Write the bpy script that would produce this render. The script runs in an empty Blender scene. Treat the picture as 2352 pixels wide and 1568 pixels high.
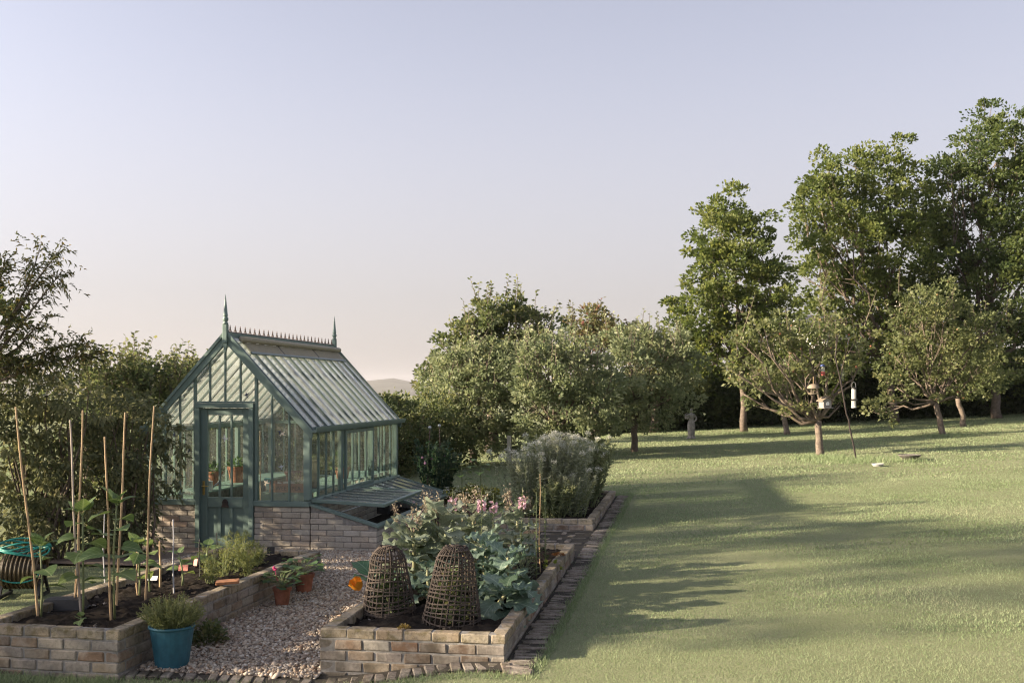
import bpy, bmesh, math, random
import numpy as np
from mathutils import Vector, Matrix, Euler

SC = bpy.context.scene
COL = SC.collection
rnd = random.Random(7)
NR = np.random.default_rng(11)
R = math.radians

# ------------------------------------------------------------------ camera
YAW = R(9.47); CY, SY = math.cos(YAW), math.sin(YAW)
CAMZ = 2.1; FPX = 2352 * 38 / 36; HOR = 895.0
cam = bpy.data.cameras.new('camera'); cam_o = bpy.data.objects.new('camera', cam); COL.objects.link(cam_o)
cam.lens = 38; cam.sensor_width = 36; cam.shift_y = (HOR - 784) / 2352
cam_o.location = (0, 0, CAMZ); cam_o.rotation_euler = (R(90), 0, YAW)
cam.clip_start = 0.1; cam.clip_end = 9000
SC.camera = cam_o

# ------------------------------------------------------------------ sky and sun
SUN_AZ = R(-101)          # from the camera axis, to the left
SUN_EL = R(17)
sx, sz = math.sin(SUN_AZ), math.cos(SUN_AZ)
sun_dir = Vector(((sx * CY - sz * SY) * math.cos(SUN_EL), (sx * SY + sz * CY) * math.cos(SUN_EL), math.sin(SUN_EL)))
world = bpy.data.worlds.new('World'); SC.world = world; world.use_nodes = True
wn, wl = world.node_tree.nodes, world.node_tree.links
sky = wn.new('ShaderNodeTexSky'); sky.sky_type = 'NISHITA'; sky.sun_disc = False
sky.sun_elevation = SUN_EL
sky.sun_rotation = math.atan2(sun_dir.x, sun_dir.y)
sky.altitude = 100; sky.air_density = 1.0; sky.dust_density = 1.6; sky.ozone_density = 2.2
hsv = wn.new('ShaderNodeHueSaturation'); hsv.inputs['Saturation'].default_value = 0.37
tint = wn.new('ShaderNodeMix'); tint.data_type = 'RGBA'; tint.blend_type = 'MULTIPLY'; tint.inputs[0].default_value = 1.0
tint.inputs[7].default_value = (1.0, 0.95, 1.02, 1)
wl.new(sky.outputs[0], hsv.inputs['Color']); wl.new(hsv.outputs[0], tint.inputs[6])
tcw = wn.new('ShaderNodeTexCoord'); sepw = wn.new('ShaderNodeSeparateXYZ'); wl.new(tcw.outputs['Generated'], sepw.inputs[0])
hzr = wn.new('ShaderNodeMapRange'); hzr.interpolation_type = 'SMOOTHSTEP'; wl.new(sepw.outputs[2], hzr.inputs[0])
for i_, v_ in ((1, -.05), (2, .36), (3, .82), (4, .0)): hzr.inputs[i_].default_value = v_
hzm = wn.new('ShaderNodeMix'); hzm.data_type = 'RGBA'; wl.new(hzr.outputs[0], hzm.inputs[0]); wl.new(tint.outputs[2], hzm.inputs[6]); hzm.inputs[7].default_value = (2.9, 2.6, 2.42, 1)
dotw = wn.new('ShaderNodeVectorMath'); dotw.operation = 'DOT_PRODUCT'; wl.new(tcw.outputs['Generated'], dotw.inputs[0]); dotw.inputs[1].default_value = tuple(sun_dir)
glo = wn.new('ShaderNodeMapRange'); wl.new(dotw.outputs['Value'], glo.inputs[0])          # the sky is brighter towards the low sun
for i_, v_ in ((1, -.75), (2, .45), (3, .66), (4, 1.02)): glo.inputs[i_].default_value = v_
gmx = wn.new('ShaderNodeVectorMath'); gmx.operation = 'SCALE'; wl.new(hzm.outputs[2], gmx.inputs[0]); wl.new(glo.outputs[0], gmx.inputs['Scale'])
wl.new(gmx.outputs[0], wn['Background'].inputs[0])
wn['Background'].inputs[1].default_value = 0.081
sun = bpy.data.lights.new('sun', 'SUN'); sun_o = bpy.data.objects.new('sun', sun); COL.objects.link(sun_o)
sun.energy = 5.0; sun.angle = R(0.8); sun.color = (1.0, 0.82, 0.60)
sun_o.rotation_euler = (-sun_dir).to_track_quat('-Z', 'Y').to_euler()
SC.view_settings.view_transform = 'Standard'; SC.view_settings.look = 'None'
SC.view_settings.gamma = 1.0; SC.view_settings.use_curve_mapping = False
SC.view_settings.exposure = 1.75
SC.render.engine = 'CYCLES'
SC.cycles.use_denoising = True; SC.cycles.denoiser = 'OPENIMAGEDENOISE'; SC.cycles.denoising_input_passes = 'RGB_ALBEDO_NORMAL'; SC.cycles.denoising_prefilter = 'ACCURATE'
SC.cycles.filter_width = 1.2
SC.cycles.sample_clamp_indirect = 4.0
SC.cycles.max_bounces = 8; SC.cycles.diffuse_bounces = 5; SC.cycles.glossy_bounces = 3
SC.cycles.transmission_bounces = 5; SC.cycles.transparent_max_bounces = 24
SC.cycles.caustics_reflective = False; SC.cycles.caustics_refractive = False

# ------------------------------------------------------------------ photograph pixel (2352 wide) -> place
def W(xd, yd, Z):
    Xc = (xd - 1176) / FPX * Z
    return Vector((Xc * CY - Z * SY, Xc * SY + Z * CY, CAMZ - (yd - HOR) / FPX * Z))
def at(xd, yd, z):
    return W(xd, yd, (CAMZ - z) * FPX / (yd - HOR))
def sstep(t):
    t = np.clip(t, 0, 1); return t * t * (3 - 2 * t)
def gz(X, Y):
    X = np.asarray(X, float); Y = np.asarray(Y, float)
    Xc = X * CY + Y * SY; Zc = -X * SY + Y * CY
    lawn = .2 + .035 * np.clip(Xc, 0, 26) + .011 * np.clip(Zc - 16, 0, 30)
    left = np.interp(Y, [0, 7, 11.3, 13.8, 19, 24, 40], [.04, .04, .11, -.06, 0, .15, .3])
    x0 = np.interp(Y, [12, 15], [-2.65, -4.0])
    t = sstep((X - x0) / 1.3)
    z = left * (1 - t) + lawn * t
    far = np.hypot(X, Y)
    return z - 9 * sstep((far - 55) / 300)
def G(xd, yd):
    Z = 12.0
    for _ in range(40):
        p = W(xd, yd, Z); Z = 0.5 * Z + 0.5 * (CAMZ - float(gz(p.x, p.y))) * FPX / (yd - HOR)
    p = W(xd, yd, Z); p.z = float(gz(p.x, p.y)); return p, Z

# ------------------------------------------------------------------ objects
def tag(o, label=None, cat=None, group=None, kind=None):
    if label: o['label'] = label
    if cat: o['category'] = cat
    if group: o['group'] = group
    if kind: o['kind'] = kind
    return o
def empty(name, loc, rz=0.0, label=None, cat=None, group=None):
    o = bpy.data.objects.new(name, None); COL.objects.link(o)
    o.location = loc; o.rotation_euler = (0, 0, rz); o.empty_display_size = .1
    return tag(o, label, cat, group)
def link(name, me, parent=None, mat=None, loc=None, rot=None, scale=None):
    if mat is not None and not me.materials: me.materials.append(mat)
    o = bpy.data.objects.new(name, me); COL.objects.link(o)
    if parent: o.parent = parent
    if loc is not None: o.location = loc
    if rot is not None: o.rotation_euler = rot
    if scale is not None: o.scale = scale
    return o
def copy_tree(o, parent=None):
    c = o.copy(); COL.objects.link(c); c.parent = parent
    for ch in list(o.children): copy_tree(ch, c)
    return c

class MB:
    """collects solids for ONE mesh"""
    def __init__(s): s.v = []; s.f = []
    def add(s, vs, fs):
        b = len(s.v); s.v.extend([tuple(p) for p in vs]); s.f.extend([tuple(i + b for i in f) for f in fs]); return s
    def box(s, x0, x1, y0, y1, z0, z1):
        return s.add([(x0,y0,z0),(x1,y0,z0),(x1,y1,z0),(x0,y1,z0),(x0,y0,z1),(x1,y0,z1),(x1,y1,z1),(x0,y1,z1)],
            [(0,3,2,1),(4,5,6,7),(0,1,5,4),(1,2,6,5),(2,3,7,6),(3,0,4,7)])
    def beam(s, a, b, w, h, up=(0, 0, 1)):
        a, b = Vector(a), Vector(b); d = (b - a).normalized(); up = Vector(up)
        sd = d.cross(up); sd = sd.normalized() if sd.length > 1e-5 else Vector((1, 0, 0)); u = sd.cross(d)
        vs = []
        for p in (a, b):
            for i, j in ((-1,-1),(1,-1),(1,1),(-1,1)): vs.append(p + sd * (i * w / 2) + u * (j * h / 2))
        return s.add(vs, [(3,2,1,0),(4,5,6,7),(0,1,5,4),(1,2,6,5),(2,3,7,6),(3,0,4,7)])
    def tube(s, pts, radii, n=7, caps=True):
        pts = [Vector(p) for p in pts]
        if not hasattr(radii, '__len__'): radii = [radii] * len(pts)
        rings = []; u = None
        for i, p in enumerate(pts):
            d = (pts[min(i + 1, len(pts) - 1)] - pts[max(i - 1, 0)])
            d = d.normalized() if d.length > 1e-9 else Vector((0, 0, 1))
            if u is None: u = d.cross(Vector((.31, .2, .93)) if abs(d.z) < .9 else Vector((1, 0, .1))).normalized()
            else:
                u = u - d * u.dot(d); u = u.normalized() if u.length > 1e-6 else d.orthogonal().normalized()
            w = d.cross(u)
            rings.append([p + (u * math.cos(k * math.tau / n) + w * math.sin(k * math.tau / n)) * radii[i] for k in range(n)])
        b = 0; vs = [q for r in rings for q in r]; fs = []
        for i in range(len(pts) - 1):
            for k in range(n):
                k2 = (k + 1) % n; fs.append((i*n+k, i*n+k2, (i+1)*n+k2, (i+1)*n+k))
        if caps: fs.append(tuple(range(n))[::-1]); fs.append(tuple((len(pts)-1)*n + k for k in range(n)))
        return s.add(vs, fs)
    def lathe(s, prof, n=20, c=(0, 0, 0), ex=1.0, ey=1.0):
        vs = [(c[0] + r * ex * math.cos(k*math.tau/n), c[1] + r * ey * math.sin(k*math.tau/n), c[2] + z) for r, z in prof for k in range(n)]
        fs = [(i*n+k, i*n+(k+1) % n, (i+1)*n+(k+1) % n, (i+1)*n+k) for i in range(len(prof)-1) for k in range(n)]
        return s.add(vs, fs)
    def prism(s, poly, axis, a, b):
        """polygon (2D) pushed along an axis ('y': poly in x,z)"""
        n = len(poly)
        mk = {'y': lambda p, t: (p[0], t, p[1]), 'x': lambda p, t: (t, p[0], p[1]), 'z': lambda p, t: (p[0], p[1], t)}[axis]
        vs = [mk(p, a) for p in poly] + [mk(p, b) for p in poly]
        return s.add(vs, [tuple(range(n)), tuple(range(2*n-1, n-1, -1))] + [(i, (i+1) % n + 0, (i+1) % n + n, i + n) for i in range(n)])
    def ball(s, c, r, n=10, m=6, sc=(1, 1, 1)):
        prof = [(math.sin(math.pi*i/m), -math.cos(math.pi*i/m)) for i in range(m+1)]
        vs = [(c[0]+r*sc[0]*q*math.cos(k*math.tau/n), c[1]+r*sc[1]*q*math.sin(k*math.tau/n), c[2]+r*sc[2]*z) for q, z in prof for k in range(n)]
        fs = [(i*n+k, i*n+(k+1) % n, (i+1)*n+(k+1) % n, (i+1)*n+k) for i in range(m) for k in range(n)]
        return s.add(vs, fs)
    def mesh(s, name, mat=None, smooth=False, bevel=0.0):
        me = bpy.data.meshes.new(name); me.from_pydata(s.v, [], s.f)
        bm = bmesh.new(); bm.from_mesh(me)
        bmesh.ops.remove_doubles(bm, verts=bm.verts, dist=1e-5)
        bmesh.ops.recalc_face_normals(bm, faces=bm.faces)
        if bevel: bmesh.ops.bevel(bm, geom=list(bm.edges), offset=bevel, segments=1, affect='EDGES', profile=.5, clamp_overlap=True)
        bm.to_mesh(me); bm.free()
        if smooth: me.polygons.foreach_set('use_smooth', [True] * len(me.polygons))
        if mat: me.materials.append(mat)
        return me
    def build(s, name, mat, parent=None, smooth=False, bevel=0.0, **k):
        return link(name, s.mesh(name, mat, smooth, bevel), parent, **k)

def np_mesh(name, V, F, mat, attr=None, smooth=False):
    """V (N,3); F (M,3) or (M,4) int; attr float per vertex named tone"""
    me = bpy.data.meshes.new(name); V = np.asarray(V, np.float32); F = np.asarray(F, np.int32)
    k = F.shape[1]
    me.vertices.add(len(V)); me.vertices.foreach_set('co', V.ravel())
    me.loops.add(F.size); me.loops.foreach_set('vertex_index', F.ravel())
    me.polygons.add(len(F)); me.polygons.foreach_set('loop_start', np.arange(0, F.size, k, dtype=np.int32))
    me.polygons.foreach_set('loop_total', np.full(len(F), k, np.int32))
    me.update(calc_edges=True)
    if smooth: me.polygons.foreach_set('use_smooth', np.ones(len(F), bool))
    if attr is not None:
        a = me.attributes.new('tone', 'FLOAT', 'POINT'); a.data.foreach_set('value', np.asarray(attr, np.float32))
    me.materials.append(mat); return me

# ------------------------------------------------------------------ materials
MATS = {}
def mat_new(name):
    m = bpy.data.materials.new(name); m.use_nodes = True; return m, m.node_tree.nodes, m.node_tree.links
def ramp_node(n, stops):
    r = n.new('ShaderNodeValToRGB'); e = r.color_ramp.elements
    while len(e) < len(stops): e.new(.5)
    for el, (p, c) in zip(e, stops): el.position = p; el.color = (*c, 1)
    return r
def noise_node(n, l, scale, detail=4, rough=.6, coord='Object', vec=None):
    t = n.new('ShaderNodeTexNoise'); t.inputs['Scale'].default_value = scale; t.inputs['Detail'].default_value = detail; t.inputs['Roughness'].default_value = rough
    if vec is None:
        tc = n.new('ShaderNodeTexCoord'); vec = tc.outputs[coord]
    l.new(vec, t.inputs['Vector']); return t
def mixc(n, l, fac, a, b, mode='MIX'):
    m = n.new('ShaderNodeMix'); m.data_type = 'RGBA'; m.blend_type = mode
    for sock, v in ((0, fac), (6, a), (7, b)):
        if hasattr(v, 'links') or isinstance(v, bpy.types.NodeSocket): l.new(v, m.inputs[sock])
        elif sock == 0: m.inputs[0].default_value = v
        else: m.inputs[sock].default_value = (*v, 1)
    return m.outputs[2]
def mrange(n, l, v, a, b, c=0., d=1.):
    m = n.new('ShaderNodeMapRange'); l.new(v, m.inputs[0])
    for i, q in enumerate((a, b, c, d)): m.inputs[i + 1].default_value = q
    return m.outputs[0]
def bump(n, l, h, bsdf, s=.3, dist=.01):
    b = n.new('ShaderNodeBump'); b.inputs['Strength'].default_value = s; b.inputs['Distance'].default_value = dist
    l.new(h, b.inputs['Height']); l.new(b.outputs[0], bsdf.inputs['Normal'])
def plain(name, c, rough=.6, var=.18, scale=12, metal=0., bs=.15, spec=.4, objvar=0.0):
    """a paint / wood / clay surface with soft mottling"""
    m, n, l = mat_new(name); b = n['Principled BSDF']
    t = noise_node(n, l, scale)
    lo = tuple(x * (1 - var) for x in c); hi = tuple(min(1, x * (1 + var)) for x in c)
    col = mixc(n, l, mrange(n, l, t.outputs[0], .3, .7), lo, hi)
    if objvar:
        oi = n.new('ShaderNodeObjectInfo'); hv = n.new('ShaderNodeHueSaturation')
        l.new(mrange(n, l, oi.outputs['Random'], 0, 1, 1 - objvar, 1 + objvar), hv.inputs['Value']); l.new(col, hv.inputs['Color']); col = hv.outputs[0]
    l.new(col, b.inputs['Base Color'])
    b.inputs['Roughness'].default_value = rough; b.inputs['Metallic'].default_value = metal; b.inputs['Specular IOR Level'].default_value = spec
    t2 = noise_node(n, l, scale * 6); bump(n, l, t2.outputs[0], b, bs, .004)
    return m
def leaf_mat(name, stops, rough=.55, trans=.35, tcol=None, veins=False, objrand=False, spec=.35):
    m, n, l = mat_new(name); b = n['Principled BSDF']; out = n['Material Output']
    if objrand:
        oi = n.new('ShaderNodeObjectInfo'); src = oi.outputs['Random']
    else:
        a = n.new('ShaderNodeAttribute'); a.attribute_name = 'tone'; src = a.outputs['Fac']
    r = ramp_node(n, stops); l.new(src, r.inputs[0]); col = r.outputs[0]
    if veins:
        t = noise_node(n, l, 14, 3); col = mixc(n, l, mrange(n, l, t.outputs[0], .35, .7, 0, .35), col, tuple(min(1, x * 1.4 + .02) for x in stops[-1][1]))
        tc = n.new('ShaderNodeTexCoord'); sp = n.new('ShaderNodeSeparateXYZ'); l.new(tc.outputs['Object'], sp.inputs[0])
        def mth(op, a, b=None):
            q = n.new('ShaderNodeMath'); q.operation = op
            for k_, v_ in enumerate((a, b)):
                if v_ is None: continue
                if isinstance(v_, (int, float)): q.inputs[k_].default_value = v_
                else: l.new(v_, q.inputs[k_])
            return q.outputs[0]
        ay = mth('ABSOLUTE', sp.outputs[1]); rib = mrange(n, l, ay, .0025, .007, .75, 0)
        sv = mrange(n, l, mth('SINE', mth('MULTIPLY', mth('SUBTRACT', sp.outputs[0], mth('MULTIPLY', ay, .9)), 165.)), .86, 1, 0, .5)
        pale = tuple(min(1, x * 1.5 + .07) for x in stops[-1][1])
        col = mixc(n, l, mth('MAXIMUM', rib, sv), col, pale)
        t5 = noise_node(n, l, 30, 4, .6); col = mixc(n, l, mrange(n, l, t5.outputs[0], .68, .78, 0, .5), col, (.20, .17, .06))
    l.new(col, b.inputs['Base Color']); b.inputs['Roughness'].default_value = rough; b.inputs['Specular IOR Level'].default_value = spec
    tr = n.new('ShaderNodeBsdfTranslucent')
    hv = n.new('ShaderNodeHueSaturation'); hv.inputs['Value'].default_value = 1.6; hv.inputs['Hue'].default_value = .485; hv.inputs['Saturation'].default_value = 1.1
    l.new(col, hv.inputs['Color']); l.new(hv.outputs[0], tr.inputs['Color'])
    mx = n.new('ShaderNodeMixShader'); mx.inputs[0].default_value = trans
    l.new(b.outputs[0], mx.inputs[1]); l.new(tr.outputs[0], mx.inputs[2]); l.new(mx.outputs[0], out.inputs[0])
    return m
def brick_mat(name, stops, moss=.0, mossc=(.10, .085, .03), dark=.4):
    m, n, l = mat_new(name); b = n['Principled BSDF']
    oi = n.new('ShaderNodeObjectInfo'); r = ramp_node(n, stops); l.new(oi.outputs['Random'], r.inputs[0])
    geo = n.new('ShaderNodeNewGeometry'); pos = geo.outputs['Position']
    t1 = noise_node(n, l, 9, 5, .65, vec=pos); t2 = noise_node(n, l, 45, 4, .7, vec=pos); t3 = noise_node(n, l, 3.2, 4, .6, vec=pos)
    col = mixc(n, l, mrange(n, l, t1.outputs[0], .42, .72, 0, .75), r.outputs[0], (.36, .33, .28))
    col = mixc(n, l, mrange(n, l, t2.outputs[0], .48, .70, 0, dark), col, (.055, .046, .038))
    col = mixc(n, l, mrange(n, l, t3.outputs[0], .50, .64, 0, .72 if dark > .3 else .3), col, (.07, .062, .048))
    if moss:
        t4 = noise_node(n, l, 14, 6, .7, vec=pos)
        col = mixc(n, l, mrange(n, l, t4.outputs[0], .50, .62, 0, moss), col, mossc)
    l.new(col, b.inputs['Base Color']); b.inputs['Roughness'].default_value = .9; b.inputs['Specular IOR Level'].default_value = .15
    bump(n, l, t2.outputs[0], b, .6, .008)
    return m
def glass_mat(name, dirt, dirtc=(.75, .77, .74), refl=1.0, lo=.35, hi=.75, streak=False):
    m, n, l = mat_new(name); out = n['Material Output']; n.remove(n['Principled BSDF'])
    tr = n.new('ShaderNodeBsdfTransparent'); tr.inputs[0].default_value = (.93, .96, .94, 1)
    gl = n.new('ShaderNodeBsdfGlossy'); gl.inputs['Roughness'].default_value = .04; gl.inputs[0].default_value = (1, 1, 1, 1)
    fr = n.new('ShaderNodeLayerWeight'); fr.inputs[0].default_value = .5; pw = n.new('ShaderNodeMath'); pw.operation = 'POWER'; pw.inputs[1].default_value = 5.0; l.new(fr.outputs['Facing'], pw.inputs[0])
    mp = n.new('ShaderNodeMath'); mp.operation = 'MULTIPLY_ADD'; mp.inputs[1].default_value = .9 * refl; mp.inputs[2].default_value = .035 * refl; l.new(pw.outputs[0], mp.inputs[0])
    m1 = n.new('ShaderNodeMixShader'); l.new(mp.outputs[0], m1.inputs[0]); l.new(tr.outputs[0], m1.inputs[1]); l.new(gl.outputs[0], m1.inputs[2])
    df = n.new('ShaderNodeBsdfDiffuse'); df.inputs[0].default_value = (*dirtc, 1)
    tl = n.new('ShaderNodeBsdfTranslucent'); tl.inputs[0].default_value = (*dirtc, 1)
    md = n.new('ShaderNodeMixShader'); md.inputs[0].default_value = .5; l.new(df.outputs[0], md.inputs[1]); l.new(tl.outputs[0], md.inputs[2])
    geo = n.new('ShaderNodeNewGeometry'); vec = geo.outputs['Position']
    if streak:
        vm = n.new('ShaderNodeVectorMath'); vm.operation = 'MULTIPLY'; vm.inputs[1].default_value = (6, 6, .7); l.new(vec, vm.inputs[0]); vec = vm.outputs[0]
    t = noise_node(n, l, 2.2, 6, .65, vec=vec)
    f = mrange(n, l, t.outputs[0], lo, hi, dirt * .35, dirt)
    m2 = n.new('ShaderNodeMixShader'); l.new(f, m2.inputs[0]); l.new(m1.outputs[0], m2.inputs[1]); l.new(md.outputs[0], m2.inputs[2])
    l.new(m2.outputs[0], out.inputs[0]); return m

GREEN = plain('sage_paint', (.132, .19, .172), .42, .10, 5, bs=.05)
BAR_ROOF = plain('grey_green_bar', (.115, .15, .14), .35, .1, 6, bs=.05)
IRON = plain('rusty_iron', (.11, .075, .06), .6, .3, 30)
BAMBOO_BLIND = plain('bamboo_blind', (.30, .27, .20), .6, .2, 40)
WOODG = plain('bench_paint', (.16, .25, .21), .6, .2, 8)
BRASS = plain('brass', (.45, .33, .12), .35, .15, 20, metal=.9)
DARKIRON = plain('dark_iron', (.03, .022, .02), .5, .2, 20)
TERRA = plain('terracotta', (.25, .10, .06), .85, .5, 9)
BLUEPOT = plain('teal_glaze', (.024, .10, .14), .55, .3, 9)
SOIL = plain('soil', (.022, .018, .015), 1.0, .5, 30, bs=.9, spec=.1)
CANE = plain('bamboo_cane', (.42, .29, .16), .5, .25, 9, objvar=.18)
STEEL = plain('galvanised', (.42, .43, .43), .4, .15, 12, metal=.6)
BLACK = plain('black_plastic', (.018, .018, .02), .5, .2, 20)
WHITE = plain('white_plastic', (.72, .72, .74), .5, .06, 10)
STONE = plain('weathered_stone', (.19, .18, .165), .9, .45, 9, bs=.5)
BARK = plain('apple_bark', (.15, .12, .095), .9, .5, 16, bs=.9)
BARKD = plain('grey_bark', (.12, .095, .075), .9, .45, 12, bs=.9)
TWIGS = plain('wicker', (.07, .054, .043), .8, .35, 25)
STEMG = plain('green_stem', (.17, .20, .09), .6, .25, 20)
STEMP = plain('pale_stem', (.26, .26, .14), .6, .25, 20)
MORTAR = plain('mortar', (.225, .215, .20), .95, .35, 16, bs=.5, spec=.1)
GLASS = glass_mat('window_glass', .05, refl=.6, streak=True)
GLASS_ROOF = glass_mat('roof_glass', .32, (.80, .79, .76), lo=-.2, hi=1.1)
GLASS_GABLE = glass_mat('gable_glass', .16, (.80, .78, .74), lo=.3, hi=.75)
BST = [(0, (.21, .18, .15)), (.2, (.28, .25, .205)), (.38, (.20, .135, .09)), (.52, (.30, .28, .245)), (.66, (.12, .085, .062)), (.8, (.29, .24, .17)), (.88, (.20, .125, .08)), (1, (.25, .235, .215))]
BRICK = brick_mat('bed_brick', BST)
BRICKTOP = brick_mat('bed_brick_top', [(0, (.29, .24, .17)), (.35, (.33, .275, .19)), (.6, (.25, .195, .135)), (1, (.35, .31, .235))], moss=.6, dark=.55)
BRICKGH = brick_mat('house_brick', [(0, (.43, .385, .32)), (.25, (.47, .435, .37)), (.5, (.41, .345, .28)), (.75, (.48, .45, .395)), (.93, (.37, .28, .22)), (1, (.45, .405, .34))], dark=.25)
PAVER = brick_mat('strip_brick', [(0, (.20, .17, .14)), (.4, (.25, .215, .18)), (.7, (.15, .12, .095)), (1, (.23, .20, .17))], moss=.5, mossc=(.06, .06, .03), dark=.7)

# ------------------------------------------------------------------ ground
def graded(lo, hi, step, far, g=1.35):
    a = list(np.arange(lo, hi + 1e-6, step)); s = step
    l2, h2 = [], []; x = a[0]
    while x > -far: s *= g; x -= s; l2.append(x)
    x = a[-1]; s = step
    while x < far: s *= g; x += s; h2.append(x)
    return np.array(l2[::-1] + a + h2)
def lawn_material():
    m, n, l = mat_new('lawn_turf'); b = n['Principled BSDF']
    geo = n.new('ShaderNodeNewGeometry'); pos = geo.outputs['Position']
    t1 = noise_node(n, l, .55, 5, .6, vec=pos); t2 = noise_node(n, l, 5, 5, .7, vec=pos); t3 = noise_node(n, l, 60, 3, .7, vec=pos)
    c = mixc(n, l, mrange(n, l, t1.outputs[0], .35, .65), (.225, .25, .14), (.285, .295, .185))
    c = mixc(n, l, mrange(n, l, t2.outputs[0], .4, .7, 0, .6), c, (.185, .21, .11))
    c = mixc(n, l, mrange(n, l, t3.outputs[0], .35, .7, 0, .6), c, (.125, .145, .075))
    l.new(c, b.inputs['Base Color']); b.inputs['Roughness'].default_value = 1; b.inputs['Specular IOR Level'].default_value = .05
    bump(n, l, t3.outputs[0], b, .8, .03); return m
LAWN = lawn_material()
gx = np.concatenate([graded(-15, 26, .4, 3500)]); gx = np.unique(np.round(np.concatenate([gx, np.arange(-5.4, .6, .1)]), 3)); gy = graded(3, 48, .4, 3500); gy = np.unique(np.round(np.concatenate([gy, np.arange(6.2, 8, .1)]), 3))
XX, YY = np.meshgrid(gx, gy); ZZ = gz(XX, YY)
ZZ = ZZ + .008 * (YY > 8.5) * np.sin(XX * 2.1 + 1.3 * np.sin(YY * 1.1)) * np.sin(YY * 1.7) * (np.hypot(XX, YY) < 60)
nx, ny = len(gx), len(gy); idx = np.arange(nx * ny).reshape(ny, nx)
Fq = np.stack([idx[:-1, :-1], idx[:-1, 1:], idx[1:, 1:], idx[1:, :-1]], -1).reshape(-1, 4)
tag(link('lawn', np_mesh('lawn', np.stack([XX, YY, ZZ - .012], -1).reshape(-1, 3), Fq, LAWN, smooth=True)), kind='structure')

# far hills
HILLM = plain('far_hill', (.11, .11, .09), 1, .25, .02, bs=0)
hv, hf = [], []
for i in range(81):
    a = YAW + R(-50 + i * 1.25); d = 2600
    h = 26 + 9 * math.sin(i * .55) + 6 * math.sin(i * 1.7 + 1) + 3 * math.sin(i * 4.1)
    for dd, z in ((-700, -14), (-250, h * .55 - 4), (0, h), (500, h * .7), (900, -14)):
        hv.append((-math.sin(a) * (d + dd), math.cos(a) * (d + dd), z))
for i in range(80):
    for k in range(4): hf.append((i*5+k, (i+1)*5+k, (i+1)*5+k+1, i*5+k+1))
tag(link('hills', np_mesh('hills', hv, hf, HILLM, smooth=True)), kind='structure')

# air: pale haze round the whole place
hzmat, hn, hl = mat_new('haze_box'); hn.remove(hn['Principled BSDF'])
pv = hn.new('ShaderNodeVolumePrincipled'); pv.inputs['Color'].default_value = (.93, .93, .97, 1); pv.inputs['Density'].default_value = .00010; pv.inputs['Anisotropy'].default_value = .2
hl.new(pv.outputs[0], hn['Material Output'].inputs['Volume'])
hz_o = MB().box(-4600, 4600, -4600, 4600, -24, 62).build('haze', hzmat); tag(hz_o, kind='stuff')

# gravel: sheet + pebbles
gravel_rects = [(-4.0, -2.63, 7.32, 11.32), (-7.6, -2.6, 11.32, 13.84), (-5.02, -4.2, 13.0, 13.8), (-4.25, -3.0, 13.8, 14.1)]
GRAVB = plain('gravel_bed', (.17, .13, .10), 1, .4, 40, bs=.8)
mb = MB()
for x0, x1, y0, y1 in gravel_rects[:2]:
    ny_ = 12
    for i in range(ny_):
        ya, yb = y0 + (y1-y0)*i/ny_, y0 + (y1-y0)*(i+1)/ny_
        for k in range(4):
            xa, xb = x0+(x1-x0)*k/4, x0+(x1-x0)*(k+1)/4
            mb.add([(x, y, float(gz(x, y)) + .012) for x, y in ((xa, ya), (xb, ya), (xb, yb), (xa, yb))], [(0, 1, 2, 3)])
tag(mb.build('gravel_path', GRAVB), kind='structure')
def pebble_material():
    m, n, l = mat_new('pebbles'); b = n['Principled BSDF']; a = n.new('ShaderNodeAttribute'); a.attribute_name = 'tone'
    r = ramp_node(n, [(0, (.29, .215, .145)), (.15, (.43, .385, .315)), (.32, (.29, .245, .195)), (.45, (.20, .125, .08)), (.58, (.45, .38, .295)), (.72, (.12, .105, .095)), (.85, (.35, .27, .19)), (1, (.54, .51, .46))])
    l.new(a.outputs['Fac'], r.inputs[0]); bc = n.new('ShaderNodeHueSaturation'); bc.inputs['Value'].default_value = 1.1; l.new(r.outputs[0], bc.inputs['Color']); l.new(bc.outputs[0], b.inputs['Base Color']); b.inputs['Roughness'].default_value = .75; return m
phi = (1 + 5 ** .5) / 2
ICV = np.array([(-1,phi,0),(1,phi,0),(-1,-phi,0),(1,-phi,0),(0,-1,phi),(0,1,phi),(0,-1,-phi),(0,1,-phi),(phi,0,-1),(phi,0,1),(-phi,0,-1),(-phi,0,1)]) / 1.9
ICF = np.array([(0,11,5),(0,5,1),(0,1,7),(0,7,10),(0,10,11),(1,5,9),(5,11,4),(11,10,2),(10,7,6),(7,1,8),(3,9,4),(3,4,2),(3,2,6),(3,6,8),(3,8,9),(4,9,5),(2,4,11),(6,2,10),(8,6,7),(9,8,1)])
PV, PT = [], []
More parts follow.
